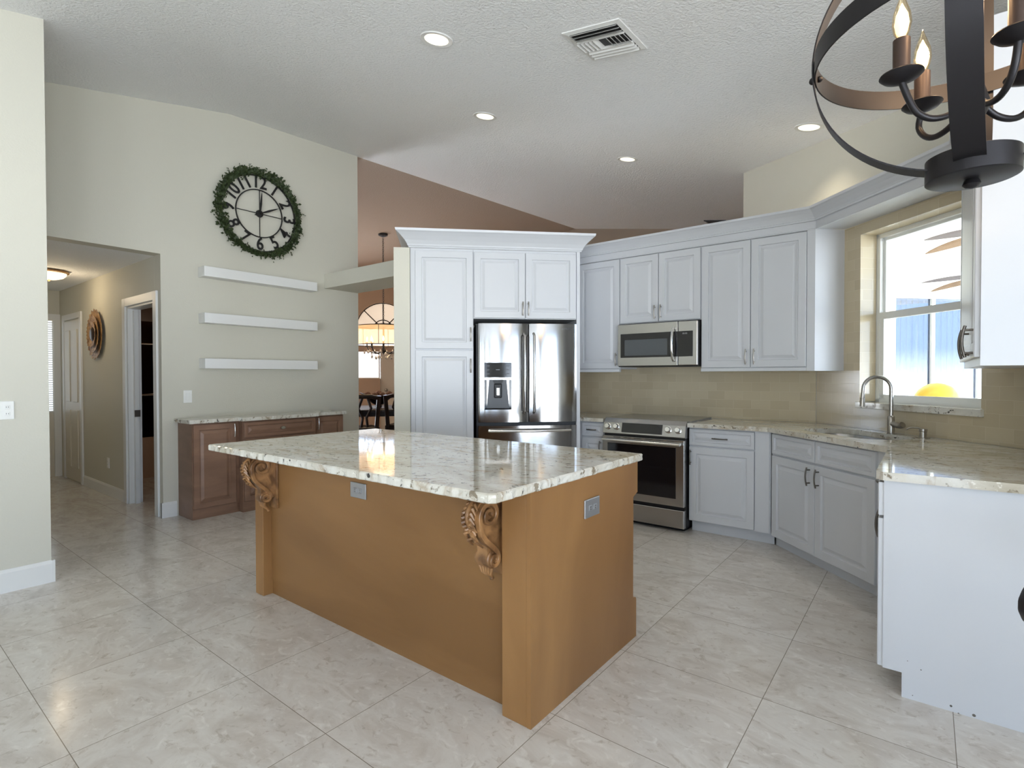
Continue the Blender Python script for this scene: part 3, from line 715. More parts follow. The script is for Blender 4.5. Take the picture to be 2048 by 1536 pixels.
top = slab_holes([(-1.584, 4.42), (-.963, 4.42), (-.165, 3.62), (-.165, 2.69), (-.14, 2.665), (.487, 2.665), (.487, 3.86), (-.745, 5.095), (-1.584, 5.095)],
                 [rrect(SC, .36, .20, .16)], .885, .92, 'countertop')
tag(top, 'L-shaped cream granite countertop around the sink to the right end panel', 'countertop')
tag(MB().prism([(-2.672, 4.42), (-2.372, 4.42), (-2.372, 5.095), (-3.345, 5.095)], .885, .92, 'z', .003).build('countertop', M['granite']), 'small cream granite countertop piece left of the range', 'countertop')
# sink
t = thing('sink', 'stainless undermount sink in the diagonal counter', 'sink', (0, 0, 0))
b = MB(); o1 = rrect(SC, .355, .195, .155); i1 = rrect(SC, .345, .185, .145); i2 = rrect(SC, .30, .15, .12)
o2 = rrect(SC, .31, .16, .13)
b.loft([[(p[0], p[1], .705) for p in o2], [(p[0], p[1], .884) for p in o1], [(p[0], p[1], .884) for p in i1], [(p[0], p[1], .715) for p in i2]], True)
b.build('basin', M['steel'], t, 40)
MB().lathe([(.04, .7155), (.04, .718), (.02, .7185), (0, .7185)], (SC.x, SC.y, 0), 20).build('drain', M['chrome'], t, 40)
# faucet
FB = Vector((-.191, 4.427, .9205)); sd_ = Vector((-.93, -.37, 0)).normalized()
t = thing('kitchen_faucet', 'tall steel gooseneck faucet behind the sink', 'faucet', FB)
MB().lathe([(.026, 0), (.026, .006), (.021, .008), (.021, .115), (.018, .12), (.012, .125)], seg=20).build('base', M['nickel'], t, 40)
pts = [(0, 0, .10), (0, 0, .20), (0, 0, .305)]
for k in range(1, 13):
    a = PI * k / 12 * 1.0; r = .083
    pts.append(tuple(sd_ * (r - r * math.cos(a)) + Vector((0, 0, .305 + r * math.sin(a)))))
e = Vector(pts[-1]); pts.append(tuple(e + sd_ * .004 + Vector((0, 0, -.06))))
MB().tube(pts, .0125, 12).build('spout', M['steel'], t, 50)
MB().tube([tuple(e + sd_ * .004 + Vector((0, 0, -.06))), tuple(e + sd_ * .006 + Vector((0, 0, -.12)))], [.0145, .016], 12).build('spray_head', M['nickel'], t, 50)
hd = Vector((.75, -.66, 0)).normalized()
MB().tube([tuple(hd * .01 + Vector((0, 0, .07))), tuple(hd * .05 + Vector((0, 0, .058))), tuple(hd * .07 + Vector((0, 0, .060))), tuple(hd * .088 + Vector((0, 0, .070)))], [.02, .017, .019, .021], 12).build('handle', M['nickel'], t, 50)
# soap dispenser
t = thing('soap_dispenser', 'small built-in soap pump beside the faucet', 'soap dispenser', (-.018, 4.252, .9205))
MB().lathe([(.036, 0), (.036, .003), (.022, .005), (.0, .005)], seg=20).build('base_plate', M['nickel'], t, 40)
MB().lathe([(.019, .004), (.019, .04), (.023, .044), (.023, .058), (0, .06)], seg=20).build('pump', M['nickel'], t, 40)
MB().tube([(0, 0, .055), tuple(sd_ * .03 + Vector((0, 0, .064))), tuple(sd_ * .07 + Vector((0, 0, .064))), tuple(sd_ * .09 + Vector((0, 0, .054)))], .005, 8).build('spout', M['nickel'], t, 50)

# ------------------------------------------------------------------ backsplash tile
b = MB().box(-3.3, -.736, 5.094, 5.0995, .921, 1.40)
tag(b.build('backsplash', M['tile']), 'cream glass subway tile backsplash behind the range', 'backsplash')
b = MB(); c0 = .80 * R2
b.box(c0 + .005, wx0, -.006, -.001, .921, 2.45).box(wx1, DL - .03, -.006, -.001, .921, 2.45).box(wx0, wx1, -.006, -.001, .921, 1.074).box(wx0, wx1, -.006, -.001, wz1, 2.45)
b.box(wx0, wx0 + .005, -.006, .125, 1.125, wz1).box(wx1 - .005, wx1, -.006, .125, 1.125, wz1).box(wx0 + .005, wx1 - .005, -.006, .125, wz1 - .005, wz1)
tag(at(b.build('backsplash', M['tile']), DO, DT), 'cream glass subway tile around the kitchen window and behind the sink', 'backsplash')
tag(MB().box(.483, .489, 2.70, 3.86, .921, 1.36).build('backsplash', M['tile']), 'cream tile backsplash on the right wall under the end cabinet', 'backsplash')

# ------------------------------------------------------------------ kitchen window
w = bpy.data.objects.new('window_1', None); COL.objects.link(w); at(w, DO, DT); struct(w)
y0, y1 = .13, .19
b = MB().box(wx0, wx0 + .035, y0, y1, 1.12, wz1).box(wx1 - .035, wx1, y0, y1, 1.12, wz1).box(wx0, wx1, y0, y1, wz1 - .035, wz1).box(wx0, wx1, y0, y1, 1.10, 1.14)
b.build('frame', M['win'], w)
b = MB().box(wx0 + .035, wx0 + .055, y0 + .03, y1 - .005, 1.76, wz1 - .035).box(wx1 - .055, wx1 - .035, y0 + .03, y1 - .005, 1.76, wz1 - .035).box(wx0 + .035, wx1 - .035, y0 + .03, y1 - .005, wz1 - .055, wz1 - .035)
b.build('upper_sash', M['win'], w)
b = MB().box(wx0 + .035, wx0 + .07, y0 + .002, y0 + .03, 1.14, 1.78).box(wx1 - .07, wx1 - .035, y0 + .002, y0 + .03, 1.14, 1.78).box(wx0 + .035, wx1 - .035, y0 - .004, y0 + .03, 1.735, 1.785).box(wx0 + .035, wx1 - .035, y0 + .002, y0 + .03, 1.14, 1.175)
b.build('lower_sash', M['win'], w)
MB().box(wx0 + .05, wx1 - .05, y0 + .045, y0 + .049, 1.76, wz1 - .05).build('pane', M['pane'], w)
MB().box(wx0 + .06, wx1 - .06, y0 + .014, y0 + .018, 1.17, 1.74).build('pane', M['pane'], w)
MB().box(wx0 - .012, wx1 + .012, -.03, .15, 1.075, 1.12, .004).build('sill', M['granite'], w)

# ------------------------------------------------------------------ island
t = thing('kitchen_island', 'honey maple kitchen island base with carved corbels', 'kitchen island', (0, 0, 0))
MB().box(-3.16, -1.172, 1.665, 2.46, 0, .884).build('body', M['wood'], t)
MB().box(-3.126, -1.288, 1.637, 1.664, .088, .884).build('front_panel', M['woodh'], t)
MB().box(-3.126, -1.288, 1.644, 1.664, 0, .087).build('base_rail', M['woodh'], t)
MB().box(-3.216, -3.124, 1.585, 1.664, 0, .884, .003).build('post', M['wood'], t)
MB().box(-1.290, -1.173, 1.590, 1.664, 0, .884, .002).build('post', M['wood'], t)
MB().prism([(1.590, 0), (2.478, 0), (2.50, .0), (2.50, .19), (2.492, .2), (2.464, .205), (2.464, .712), (2.512, .73), (2.512, .884), (1.590, .884)], -1.172, -1.153, 'x').build('side_panel', M['wood'], t)
MB().prism([(1.664, 0), (2.50, .0), (2.50, .19), (2.464, .2), (2.464, .72), (2.512, .73), (2.512, .884), (1.664, .884)], -3.18, -3.161, 'x').build('side_panel', M['wood'], t)
b = MB().box(-3.16, -1.173, 2.461, 2.511, .73, .884).box(-3.16, -1.173, 2.461, 2.499, 0, .19); b.build('rear_rail', M['wood'], t)
def spiral(cy, cz, r0, r1, turns, a0, x, n=44, sgn=1):
    return [(x, cy + (r0 + (r1 - r0) * k / n) * math.cos(a0 + sgn * turns * 2 * PI * k / n), cz + (r0 + (r1 - r0) * k / n) * math.sin(a0 + sgn * turns * 2 * PI * k / n)) for k in range(n + 1)]
def corbel(x0, x1):
    """carved S-scroll bracket; y=0 is the panel face, -y towards the room"""
    b = MB()
    b.box(x0 - .004, x1 + .004, -.014, -.001, .535, .883, .002)                                   # back plate
    b.box(x0 - .004, x1 + .004, -.20, -.001, .868, .8835, .002)                                   # cap under the slab
    cy, cz, R = -.100, .790, .062
    cy2, cz2, Rb = -.072, .612, .034
    # S-shaped side profile
    front = []
    for k in range(15):
        a = math.radians(100 + 120 * k / 14); front.append((cy + R * math.cos(a) * 1.12, cz + R * math.sin(a)))
    front += [(-.152, .735), (-.138, .708), (-.116, .684), (-.100, .662), (-.098, .64)]
    for k in range(12):
        a = math.radians(170 + 170 * k / 11); front.append((cy2 + Rb * math.cos(a), cz2 + Rb * math.sin(a)))
    outline = [(-.002, .868), (-.06, .868)] + front + [(-.002, .60)]
    b.prism(outline, x0 + .016, x1 - .016, 'x')
    # flat S-scroll ribbon carved on each side face
    path, wid = [], []
    for k in range(49):
        u = k / 48; a = math.radians(200 - 590 * (1 - u)); r = .010 + .042 * u
        path.append(Vector((cy + r * 1.08 * math.cos(a), cz + r * math.sin(a)))); wid.append(.0062 + .0042 * u)
    for p in ((-.152, .752), (-.143, .724), (-.124, .699), (-.100, .678), (-.077, .659), (-.059, .642)): path.append(Vector(p)); wid.append(.0105)
    for k in range(33):
        u = k / 32; a = math.radians(35 - 500 * u); r = .028 - .021 * u
        path.append(Vector((cy2 + r * math.cos(a), cz2 + r * math.sin(a)))); wid.append(.0085 - .004 * u)
    for xa, xb in ((x0 - .002, x0 + .018), (x1 - .018, x1 + .002)):
        loops = []
        for k, p in enumerate(path):
            tg = (path[min(k + 1, len(path) - 1)] - path[max(k - 1, 0)]).normalized(); n = Vector((-tg.y, tg.x)) * wid[k]
            A, B_ = p + n, p - n; m = wid[k] * .25; nn = n.normalized() * m
            out_x, in_x = (xa, xb) if xa < x0 else (xb, xa)
            e_ = .002 if out_x > in_x else -.002
            loops.append([(in_x, A.x, A.y), (out_x - e_, A.x, A.y), (out_x, A.x - nn.x, A.y - nn.y), (out_x, B_.x + nn.x, B_.y + nn.y), (out_x - e_, B_.x, B_.y), (in_x, B_.x, B_.y)])
        b.loft(loops)
    # lower roll with bands
    ry = Matrix.Rotation(PI / 2, 3, 'Y'); w = x1 - x0
    w -= .018; b.lathe([(.030, 0), (.034, .004), (.034, w * .3), (.029, w * .34), (.029, w * .42), (.035, w * .44), (.035, w * .56), (.029, w * .58), (.029, w * .66), (.034, w * .7), (.034, w - .004), (.030, w)], (x0 + .009, cy2, cz2), 24, ry)
    # acanthus leaf ridges down the front
    xm = (x0 + x1) / 2
    fr = [(cy + (R + .012) * math.cos(math.radians(a)) * 1.1, cz + (R + .006) * math.sin(math.radians(a))) for a in range(130, 221, 15)] + [(-.168, .735), (-.150, .706), (-.126, .680)]
    b.tube([(xm, p[0], p[1]) for p in fr], [.010, .011, .012, .012, .012, .011, .010, .009, .008, .006][:len(fr)], 8)
    for i, p in enumerate(fr[:-1]):
        q = fr[i + 1]
        for sg in (-1, 1):
            b.tube([(xm + sg * .004, p[0], p[1]), (xm + sg * .018, p[0] - .008, p[1] - .006), (xm + sg * (.034 - i * .0012), q[0] + .002, q[1] - .012)], [.006, .008, .003], 6)
    # finial leaf below the roll
    for k in range(5):
        s = -1 + k * .5
        b.tube([(xm + s * .030, cy2 - .008, cz2 - .030), (xm + s * .022, cy2 - .004, cz2 - .055), (xm + s * .006, cy2 + .028, cz2 - .085)], [.008, .007, .004], 6)
    b.sphere((xm, cy2 + .03, cz2 - .088), .009, 8)
    o = b.build('corbel', M['carve'], t, 35); o.location = (0, 1.636, 0); return o
corbel(-1.386, -1.302); corbel(-3.116, -3.034)
def outlet_faces(b, cx, cz, y, horiz=False, s=1.0):
    for d in (-.02, .02):
        x, z = (cx + d, cz) if horiz else (cx, cz + d)
        b.box(x - .0125, x + .0125, y - .0035, y, z - .0125, z + .0125, .003)
def outlet(par, name, w, h, cx, cz, y, m, loc, rot, horiz=False, parts=True):
    p = MB().box(cx - w / 2, cx + w / 2, y - .008, y, cz - h / 2, cz + h / 2, .003).build(name, m, par); at(p, loc, rot)
    b = MB(); outlet_faces(b, cx, cz, y - .007, horiz); b.build('socket', m, p)
    for d in (-.02, .02):
        x, z = (cx + d, cz) if horiz else (cx, cz + d)
        for e_ in (-.005, .005):
            if horiz: MB().box(x - .004, x + .004, y - .0112, y - .0095, z + e_ - .001, z + e_ + .001).build('slot', M['black'], p)
            else: MB().box(x + e_ - .001, x + e_ + .001, y - .0112, y - .0095, z - .004, z + .004).build('slot', M['black'], p)
    return p
lab(outlet(t, 'power_outlet', .125, .078, -2.255, .742, 0, M['silverpl'], (0, 1.637, 0), 0, True), 'silver outlet plate on the front panel')
lab(outlet(t, 'power_outlet', .128, .080, 0, .745, 0, M['silverpl'], (-1.153, 2.04, 0), PI / 2, True), 'silver outlet plate on the right side panel')
out = [(-3.31, 1.36), (-1.163, 1.362), (-1.145, 1.38), (-1.145, 2.555), (-3.31, 2.555)]
b = MB(); lo = rough_edge(out, .028, .0035); hi = [(p[0] * 1, p[1]) for p in out]
lo_l = [(p[0], p[1], .885) for p in lo]
cxm, cym = -2.23, 1.96
def shrink(p, d): return (p[0] + (d if p[0] < cxm else -d), p[1] + (d if p[1] < cym else -d))
random.seed(3); mid = [(p[0] + random.uniform(-.002, .002), p[1] + random.uniform(-.002, .002), .905) for p in lo]
b.loft([[(shrink(p, .003)[0], shrink(p, .003)[1], .885) for p in lo], [(p[0], p[1], .889) for p in lo], mid, [(p[0], p[1], .915) for p in lo], [(shrink(p, .005)[0], shrink(p, .005)[1], .92) for p in lo]])
tag(b.build('countertop', M['granite']), 'large cream granite island countertop with a chiselled edge', 'countertop')

# ------------------------------------------------------------------ left wall: shelves, clock, wreath, buffet
for z, l in ((2.378, 'highest of three white floating shelves on the left wall'), (1.931, 'middle of three white floating shelves on the left wall'), (1.491, 'lowest of three white floating shelves, just above the light switch')):
    tag(at(MB().box(2.222, 3.42, -.14, -.0005, -.097, 0, .003).build('floating_shelf', M['trim']), (-5.6, 0, z), PI / 2), l, 'shelf', 'floating shelves on the left wall')
CK = Vector((-5.575, 2.822, 3.035))
t = thing('clock', 'large black metal wall clock inside a green wreath', 'clock', CK, PI / 2)
AXY = Matrix.Rotation(PI / 2, 3, 'X')
MB().band((0, 0, 0), .252, .012, .010, AXY, 72).build('inner_ring', M['blackm'], t)
MB().band((0, 0, 0), .400, .012, .012, AXY, 72).build('outer_ring', M['blackm'], t)
for a in (0, PI / 2, PI, 3 * PI / 2):
    MB().tube([(.03 * math.cos(a), 0, .03 * math.sin(a)), (.245 * math.cos(a), 0, .245 * math.sin(a))], .0045, 6).build('spoke', M['blackm'], t)
MB().lathe([(.038, 0), (.038, .014), (.03, .02), (0, .022)], (0, .01, 0), 24, Matrix.Rotation(PI / 2, 3, 'X')).build('hub', M['blackm'], t, 40)
def hand(name, ang, L, tail):
    d = Vector((math.sin(ang), 0, math.cos(ang))); n = Vector((math.cos(ang), 0, -math.sin(ang))); y = Vector((0, -.016, 0))
    b = MB(); A = [d * -tail, d * -tail * .6 + n * .012, n * .005, d * L * .45 + n * .011, d * L * .8 + n * .006, d * L]
    pts = A + [p - n * 2 * p.dot(n) for p in A[-2:0:-1]]
    b.loft([[p + y for p in pts], [p + y + Vector((0, .003, 0)) for p in pts]])
    return b.build(name, M['blackm'], t)
hand('minute_hand', math.radians(5), .235, .05); hand('hour_hand', math.radians(64), .232, .07)
for h in range(1, 13):
    a = h * PI / 6; rot = -a if (h <= 3 or h >= 9) else -a + PI
    mt = Matrix.Translation((.322 * math.sin(a), -.004, .322 * math.cos(a))) @ Matrix.Rotation(-rot, 4, 'Y') @ RX @ Matrix.Scale(.84, 4, (1, 0, 0))
    text(str(h), .185, mt, M['blackm'], 'numeral', t, .004, .0025)
random.seed(11)
b = MB()
for i in range(2600):
    a = random.uniform(0, 2 * PI); thick = 1 + .35 * math.sin(a * 3 + 1) + (.5 if 4.2 < a < 6.0 else 0)
    rr = .415 + random.gauss(0, .016) * thick + (abs(random.gauss(0, .02)) if random.random() < .1 * thick else 0)
    p = Vector((rr * math.sin(a), -.02 + random.uniform(-.03, .02), rr * math.cos(a)))
    d = Vector((math.sin(a + random.gauss(.9, .6)), random.gauss(-.3, .4), math.cos(a + random.gauss(.9, .6)))).normalized()
    L = random.uniform(.018, .042); s = d.cross(Vector((random.gauss(0, .5), 1, random.gauss(0, .5)))).normalized() * L * .34
    b.bm.faces.new([b.bm.verts.new(q) for q in (p, p + d * L * .5 + s, p + d * L, p + d * L * .5 - s)])
for i in range(30):
    a = random.uniform(0, 2 * PI); d = Vector((math.sin(a + .5), -.2, math.cos(a + .5)))
    p = Vector((.43 * math.sin(a), -.02, .43 * math.cos(a)))
    L = random.uniform(.03, .085)
    b.tube([p, p + d * L * .6, p + d * L], .0018, 4)
    for k in range(9):
        q = p + d * L * (k / 8); s = Vector((random.gauss(0, 1), random.gauss(0, .4), random.gauss(0, 1))).normalized()
        e_ = (d * .5 + s).normalized() * .018; n = e_.cross(Vector((0, 1, 0))).normalized() * .005
        b.bm.faces.new([b.bm.verts.new(v) for v in (q, q + e_ * .5 + n, q + e_, q + e_ * .5 - n)])
b.tube([(.415 * math.sin(2 * PI * k / 60), -.012, .415 * math.cos(2 * PI * k / 60)) for k in range(60)], .014, 6, True)
for v in b.bm.verts: v.co.y = min(v.co.y, .022)
o = b.build('wreath', M['leaf']); tag(at(o, CK, PI / 2), 'ragged green boxwood wreath wrapped around the wall clock', 'wreath')

# buffet: three stepped brown cabinets
def buffet(label, y0, y1, dep, doors, draw=None, toe=.095):
    t = thing('buffet_cabinet', label, 'cabinet', (-5.598, y0, 0), PI / 2)
    w = y1 - y0; MB().box(0, w, -dep + .02, 0, toe, .884).box(.0, w, -dep + .02 + (.0), 0, 0, toe).build('body', M['brown'], t)
    for (a, c, z0, z1, hx, hz, hm) in doors:
        d = door_mesh(a, c, z0, z1, .05).build('door', M['brown'], t); d.location = (0, -dep + .02, 0)
        if hx is not None: pull(d, hx, hz, .125, True, 'chrome')
    for (a, c, z0, z1) in draw or ():
        d = door_mesh(a, c, z0, z1, .03).build('drawer', M['brown'], t); d.location = (0, -dep + .02, 0)
        MB().lathe([(.006, 0), (.006, .018), (.022, .02), (.02, .028), (0, .03)], ((a + c) / 2, -.02, (z0 + z1) / 2), 14, Matrix.Diagonal((1.25, 1, .7)).to_3x3() @ Matrix.Rotation(PI / 2, 3, 'X')).build('knob', M['chrome'], d, 40)
    return t
buffet('brown wood buffet cabinet nearest the hallway, with one door', 2.03, 2.449, .335, [(.006, .385, .10, .872, .362, .80, 1)])
buffet('wide brown buffet cabinet in the middle, with a drawer, standing forward', 2.451, 3.235, .405, [(.012, .388, .105, .705, .36, .62, 1), (.394, .770, .105, .705, .42, .62, 1)], [(.012, .770, .722, .870)])
buffet('brown wood buffet cabinet farthest from the hallway, by the dining opening', 3.237, 3.62, .335, [(.03, .375, .10, .872, .05, .80, 1)])
b = MB().prism([(-5.599, 1.995), (-5.245, 1.995), (-5.245, 2.425), (-5.175, 2.435), (-5.175, 3.25), (-5.245, 3.26), (-5.245, 3.645), (-5.599, 3.645)], .885, .92, 'z', .003)
tag(b.build('countertop', M['granite']), 'stepped granite countertop on the brown buffet cabinets', 'countertop')
# switches and outlets
sw = MB().box(-.037, .037, -.008, 0, -.06, .06, .003).build('light_switch', M['outw']); tag(at(sw, (-5.6, 2.118, 1.125), PI / 2), 'white rocker light switch above the buffet', 'light switch')
MB().box(-.017, .017, -.012, -.007, -.033, .033, .002).build('rocker', M['outw'], sw)
sw = MB().box(-.06, .06, -.008, 0, -.056, .056, .003).build('outlet_plate', M['outw']); tag(at(sw, (-4.43, .64, 1.112), PI / 2), 'white double switch and outlet plate at the left edge', 'outlet')
MB().box(-.045, -.013, -.012, -.007, -.033, .033, .002).build('rocker', M['outw'], sw)
b = MB(); outlet_faces(b, .028, 0, -.007); b.build('socket', M['outw'], sw)
for dz in (-.02, .02):
    for e_ in (-.005, .005): MB().box(.028 + e_ - .001, .028 + e_ + .001, -.0112, -.0095, dz - .004, dz + .004).build('slot', M['black'], sw)
o = outlet(None, 'power_outlet', .07, .115, 0, 0, 0, M['outw'], (-7.16, 1.9, .36), 0); tag(o, 'white outlet low on the hallway wall', 'outlet')
# sunburst
t = thing('sunburst_decor', 'antique gold sunflower wall decor in the hallway', 'wall decor', (-7.49, 1.885, 1.80))
b = MB()
for lay, (n, r0, r1, y) in enumerate(((20, .07, .29, 0), (16, .06, .22, -.018), (12, .05, .15, -.03))):
    for k in range(n):
        a = 2 * PI * (k + .5 * lay) / n; d = Vector((math.cos(a), 0, math.sin(a))); s = Vector((-math.sin(a), 0, math.cos(a))); w_ = 2 * PI * r1 / n * .46
        pts = [d * r0 - s * w_ * .4, d * (r0 + r1) / 2 - s * w_ * .9, d * r1 * .9 - s * w_, d * r1, d * r1 * .9 + s * w_, d * (r0 + r1) / 2 + s * w_ * .9, d * r0 + s * w_ * .4]
        cup = [0, -.004, -.014, -.02, -.014, -.004, 0]
        b.loft([[p + Vector((0, y + c_, 0)) for p, c_ in zip(pts, cup)], [p + Vector((0, y + c_ + .004, 0)) for p, c_ in zip(pts, cup)]])
b.build('petals', M['gold'], t)
MB().lathe([(.08, 0), (.08, .012), (.06, .022), (0, .024)], (0, -.025, 0), 24, Matrix.Rotation(PI / 2, 3, 'X')).build('center', M['dwood'], t, 40)
# hall ceiling lamp
t = thing('flush_ceiling_lamp', 'lit flush-mount lamp with amber ribbed glass on the hallway ceiling', 'ceiling lamp', (-7.40, 1.46, hz))
MB().lathe([(.15, 0), (.17, -.01), (.17, -.025), (.155, -.03), (0, -.03)], seg=32).build('rim', M['gold'], t, 40)
b = MB(); b.lathe([(.15, -.028), (.145, -.05), (.12, -.075), (.07, -.092), (0.01, -.098)], seg=48); b.build('glass_dome', M['amber'], t, 40)
MB().sphere((0, 0, -.105), .012, 8).build('finial', M['gold'], t, 40)
l = bpy.data.lights.new('lamp_light', 'POINT'); l.energy = 6; l.color = (1, .80, .54); l.shadow_soft_size = .12
o = bpy.data.objects.new('lamp_light', l); COL.objects.link(o); o.location = (0, 0, -.17); o.parent = t

# ------------------------------------------------------------------ ceiling fixtures on the sloped plane
NC = Vector((.171, -.045, 1)).normalized()
CR = Vector((0, 0, 1)).rotation_difference(NC).to_euler()
def can(x, y, label):
    t = thing('recessed_light', label, 'recessed light', (x, y, P2(x, y)), 0, 'recessed ceiling lights'); t.rotation_euler = CR
    MB().lathe([(.072, .02), (.076, -.004), (.10, -.006), (.104, -.001), (.104, .004)], seg=40, cap=False).build('trim_ring', M['trim'], t, 40)
    MB().lathe([(.074, 0), (.074, .0015), (0, .0015)], (0, 0, -.003), 32).build('lens', M['lens'], t)
    l = bpy.data.lights.new('can_light', 'SPOT'); l.energy = 26; l.color = (1, .88, .66); l.spot_size = 1.9; l.spot_blend = .8; l.shadow_soft_size = .06
    o = bpy.data.objects.new('can_light', l); COL.objects.link(o); o.parent = t; o.location = (0, 0, -.02)
can(-2.442, 2.369, 'recessed ceiling light nearest the camera, top centre, left of the air vent')
can(-3.066, 3.556, 'recessed ceiling light above the fridge cabinets')
can(-2.458, 5.097, 'recessed ceiling light above the microwave cabinets')
can(-.738, 4.691, 'recessed ceiling light near the chandelier, in front of the window wall')
t = thing('air_vent', 'white square ceiling air vent with angled louvres', 'air vent', (-1.51, 2.832, P2(-1.51, 2.832)), 0); t.rotation_euler = CR
b = MB()
for a in range(4):
    r = Matrix.Rotation(a * PI / 2, 3, 'Z')
    b.loft([[r @ Vector(p) for p in q] for q in ([(-.185, -.185, 0), (-.185, -.185, -.006), (-.156, -.156, -.010), (-.156, -.156, 0)], [(.185, -.185, 0), (.185, -.185, -.006), (.156, -.156, -.010), (.156, -.156, 0)])])
b.build('frame', M['trim'], t)
MB().box(-.157, .157, -.157, .157, -.003, -.001).build('backing', M['black'], t)
def louvre(x0, y0, x1, y1, tilt):
    x0, y0, x1, y1, tilt = x0 * 1.17, y0 * 1.17, x1 * 1.17, y1 * 1.17, tilt * 1.17
    b = MB(); d = Vector((x1 - x0, y1 - y0, 0)); n = Vector((-d.y, d.x, 0)).normalized()
    A, B_ = Vector((x0, y0, -.004)), Vector((x1, y1, -.004)); o = n * tilt + Vector((0, 0, -.016)); th = n * .002
    b.loft([[A, A + th, A + o + th, A + o], [B_, B_ + th, B_ + o + th, B_ + o]]); b.build('louvre', M['trim'], t)
for k in range(3): louvre(-.13, .06 + k * .028, .13, .06 + k * .028, .012)
for k in range(3): louvre(-.13, -.122 + k * .028, .13, -.122 + k * .028, -.016)
for k in range(5): louvre(-.12 + k * .024, -.045, -.12 + k * .024, .045, .016)
for k in range(5): louvre(.024 + k * .024, -.045, .024 + k * .024, .045, -.010)
MB().box(-.155, .155, .054, .060, -.016, -.002).box(-.155, .155, -.060, -.054, -.016, -.002).build('divider', M['trim'], t)
# far return vent
d = ray(1436, 444); k = (2.903 - CAM_H) / (d.z + .171 * d.x - .045 * d.y); q = Vector((0, 0, CAM_H)) + d * k
t = thing('air_vent', 'dark slatted air vent on the far dim ceiling just above the cabinet crown', 'air vent', q, 0); t.rotation_euler = CR
MB().box(-.17, .17, -.17, .17, -.014, 0, .003).build('frame', M['dgrey'], t)
for k in range(6): MB().box(-.14, .14, -.135 + k * .047, -.105 + k * .047, -.018, -.013).build('slat', M['black'], t)

# ------------------------------------------------------------------ orb chandelier in the foreground
OC = Vector((.066, 1.39, 1.995)); OR = .28
t = thing('orb_chandelier', 'dark iron orb chandelier with lit candle bulbs, cut off by the top right corner', 'chandelier', OC)
va = math.atan2(OC.y, OC.x)
MB().band((0, 0, 0), OR, .048, .003, Matrix.Rotation(va - .045, 3, 'Z') @ Matrix.Rotation(PI / 2, 3, 'X'), 96).build('hoop', M['iron'], t, 40)
MB().band((0, 0, 0), OR - .004, .044, .003, Matrix.Rotation(va + PI / 2 + .1, 3, 'Z') @ Matrix.Rotation(PI / 2, 3, 'X'), 96).build('hoop', M['iron'], t, 40)
MB().band((0, 0, 0), OR - .008, .044, .003, Matrix.Identity(3), 96).build('hoop', M['iron'], t, 40)
b = MB()
for k in range(4):
    a = va + k * PI / 2; b.sphere((math.cos(a) * OR, math.sin(a) * OR, 0), .008, 10)
    b.sphere((math.cos(a) * (OR - .014), math.sin(a) * (OR - .014), 0), .007, 10)
b.build('rivets', M['iron'], t, 60)
b = MB().lathe([(.070, -.292), (.074, -.290), (.074, -.246), (.070, -.244), (0, -.244)][::-1], seg=48); b.lathe([(0.001, -.310), (.010, -.308), (.015, -.302), (.012, -.294), (.008, -.290), (.008, -.28)], seg=16)
b.build('bottom_cap', M['iron'], t, 40)
b = MB().lathe([(.05, OR - .03), (.06, OR - .02), (.06, OR + .02), (.03, OR + .035), (0, OR + .035)], seg=32); b.build('top_cap', M['iron'], t, 40)
HZ = -.15
MB().lathe([(.001, HZ - .03), (.02, HZ - .02), (.028, HZ), (.02, HZ + .03), (.012, HZ + .06), (.010, OR - .02), (.001, OR - .02)], seg=20).build('stem', M['iron'], t, 40)
pts = [(0, 0, OR + .03)]; zc_ = P2(OC.x, OC.y) - OC.z
b = MB().tube([(0, 0, OR + .03), (0, 0, zc_ - .02)], .006, 8).lathe([(.065, zc_ - .005), (.06, zc_ - .03), (.02, zc_ - .045), (0, zc_ - .045)][::-1], seg=24)
b.build('hanging_rod', M['iron'], t, 40)
BZ = 1.905 - OC.z
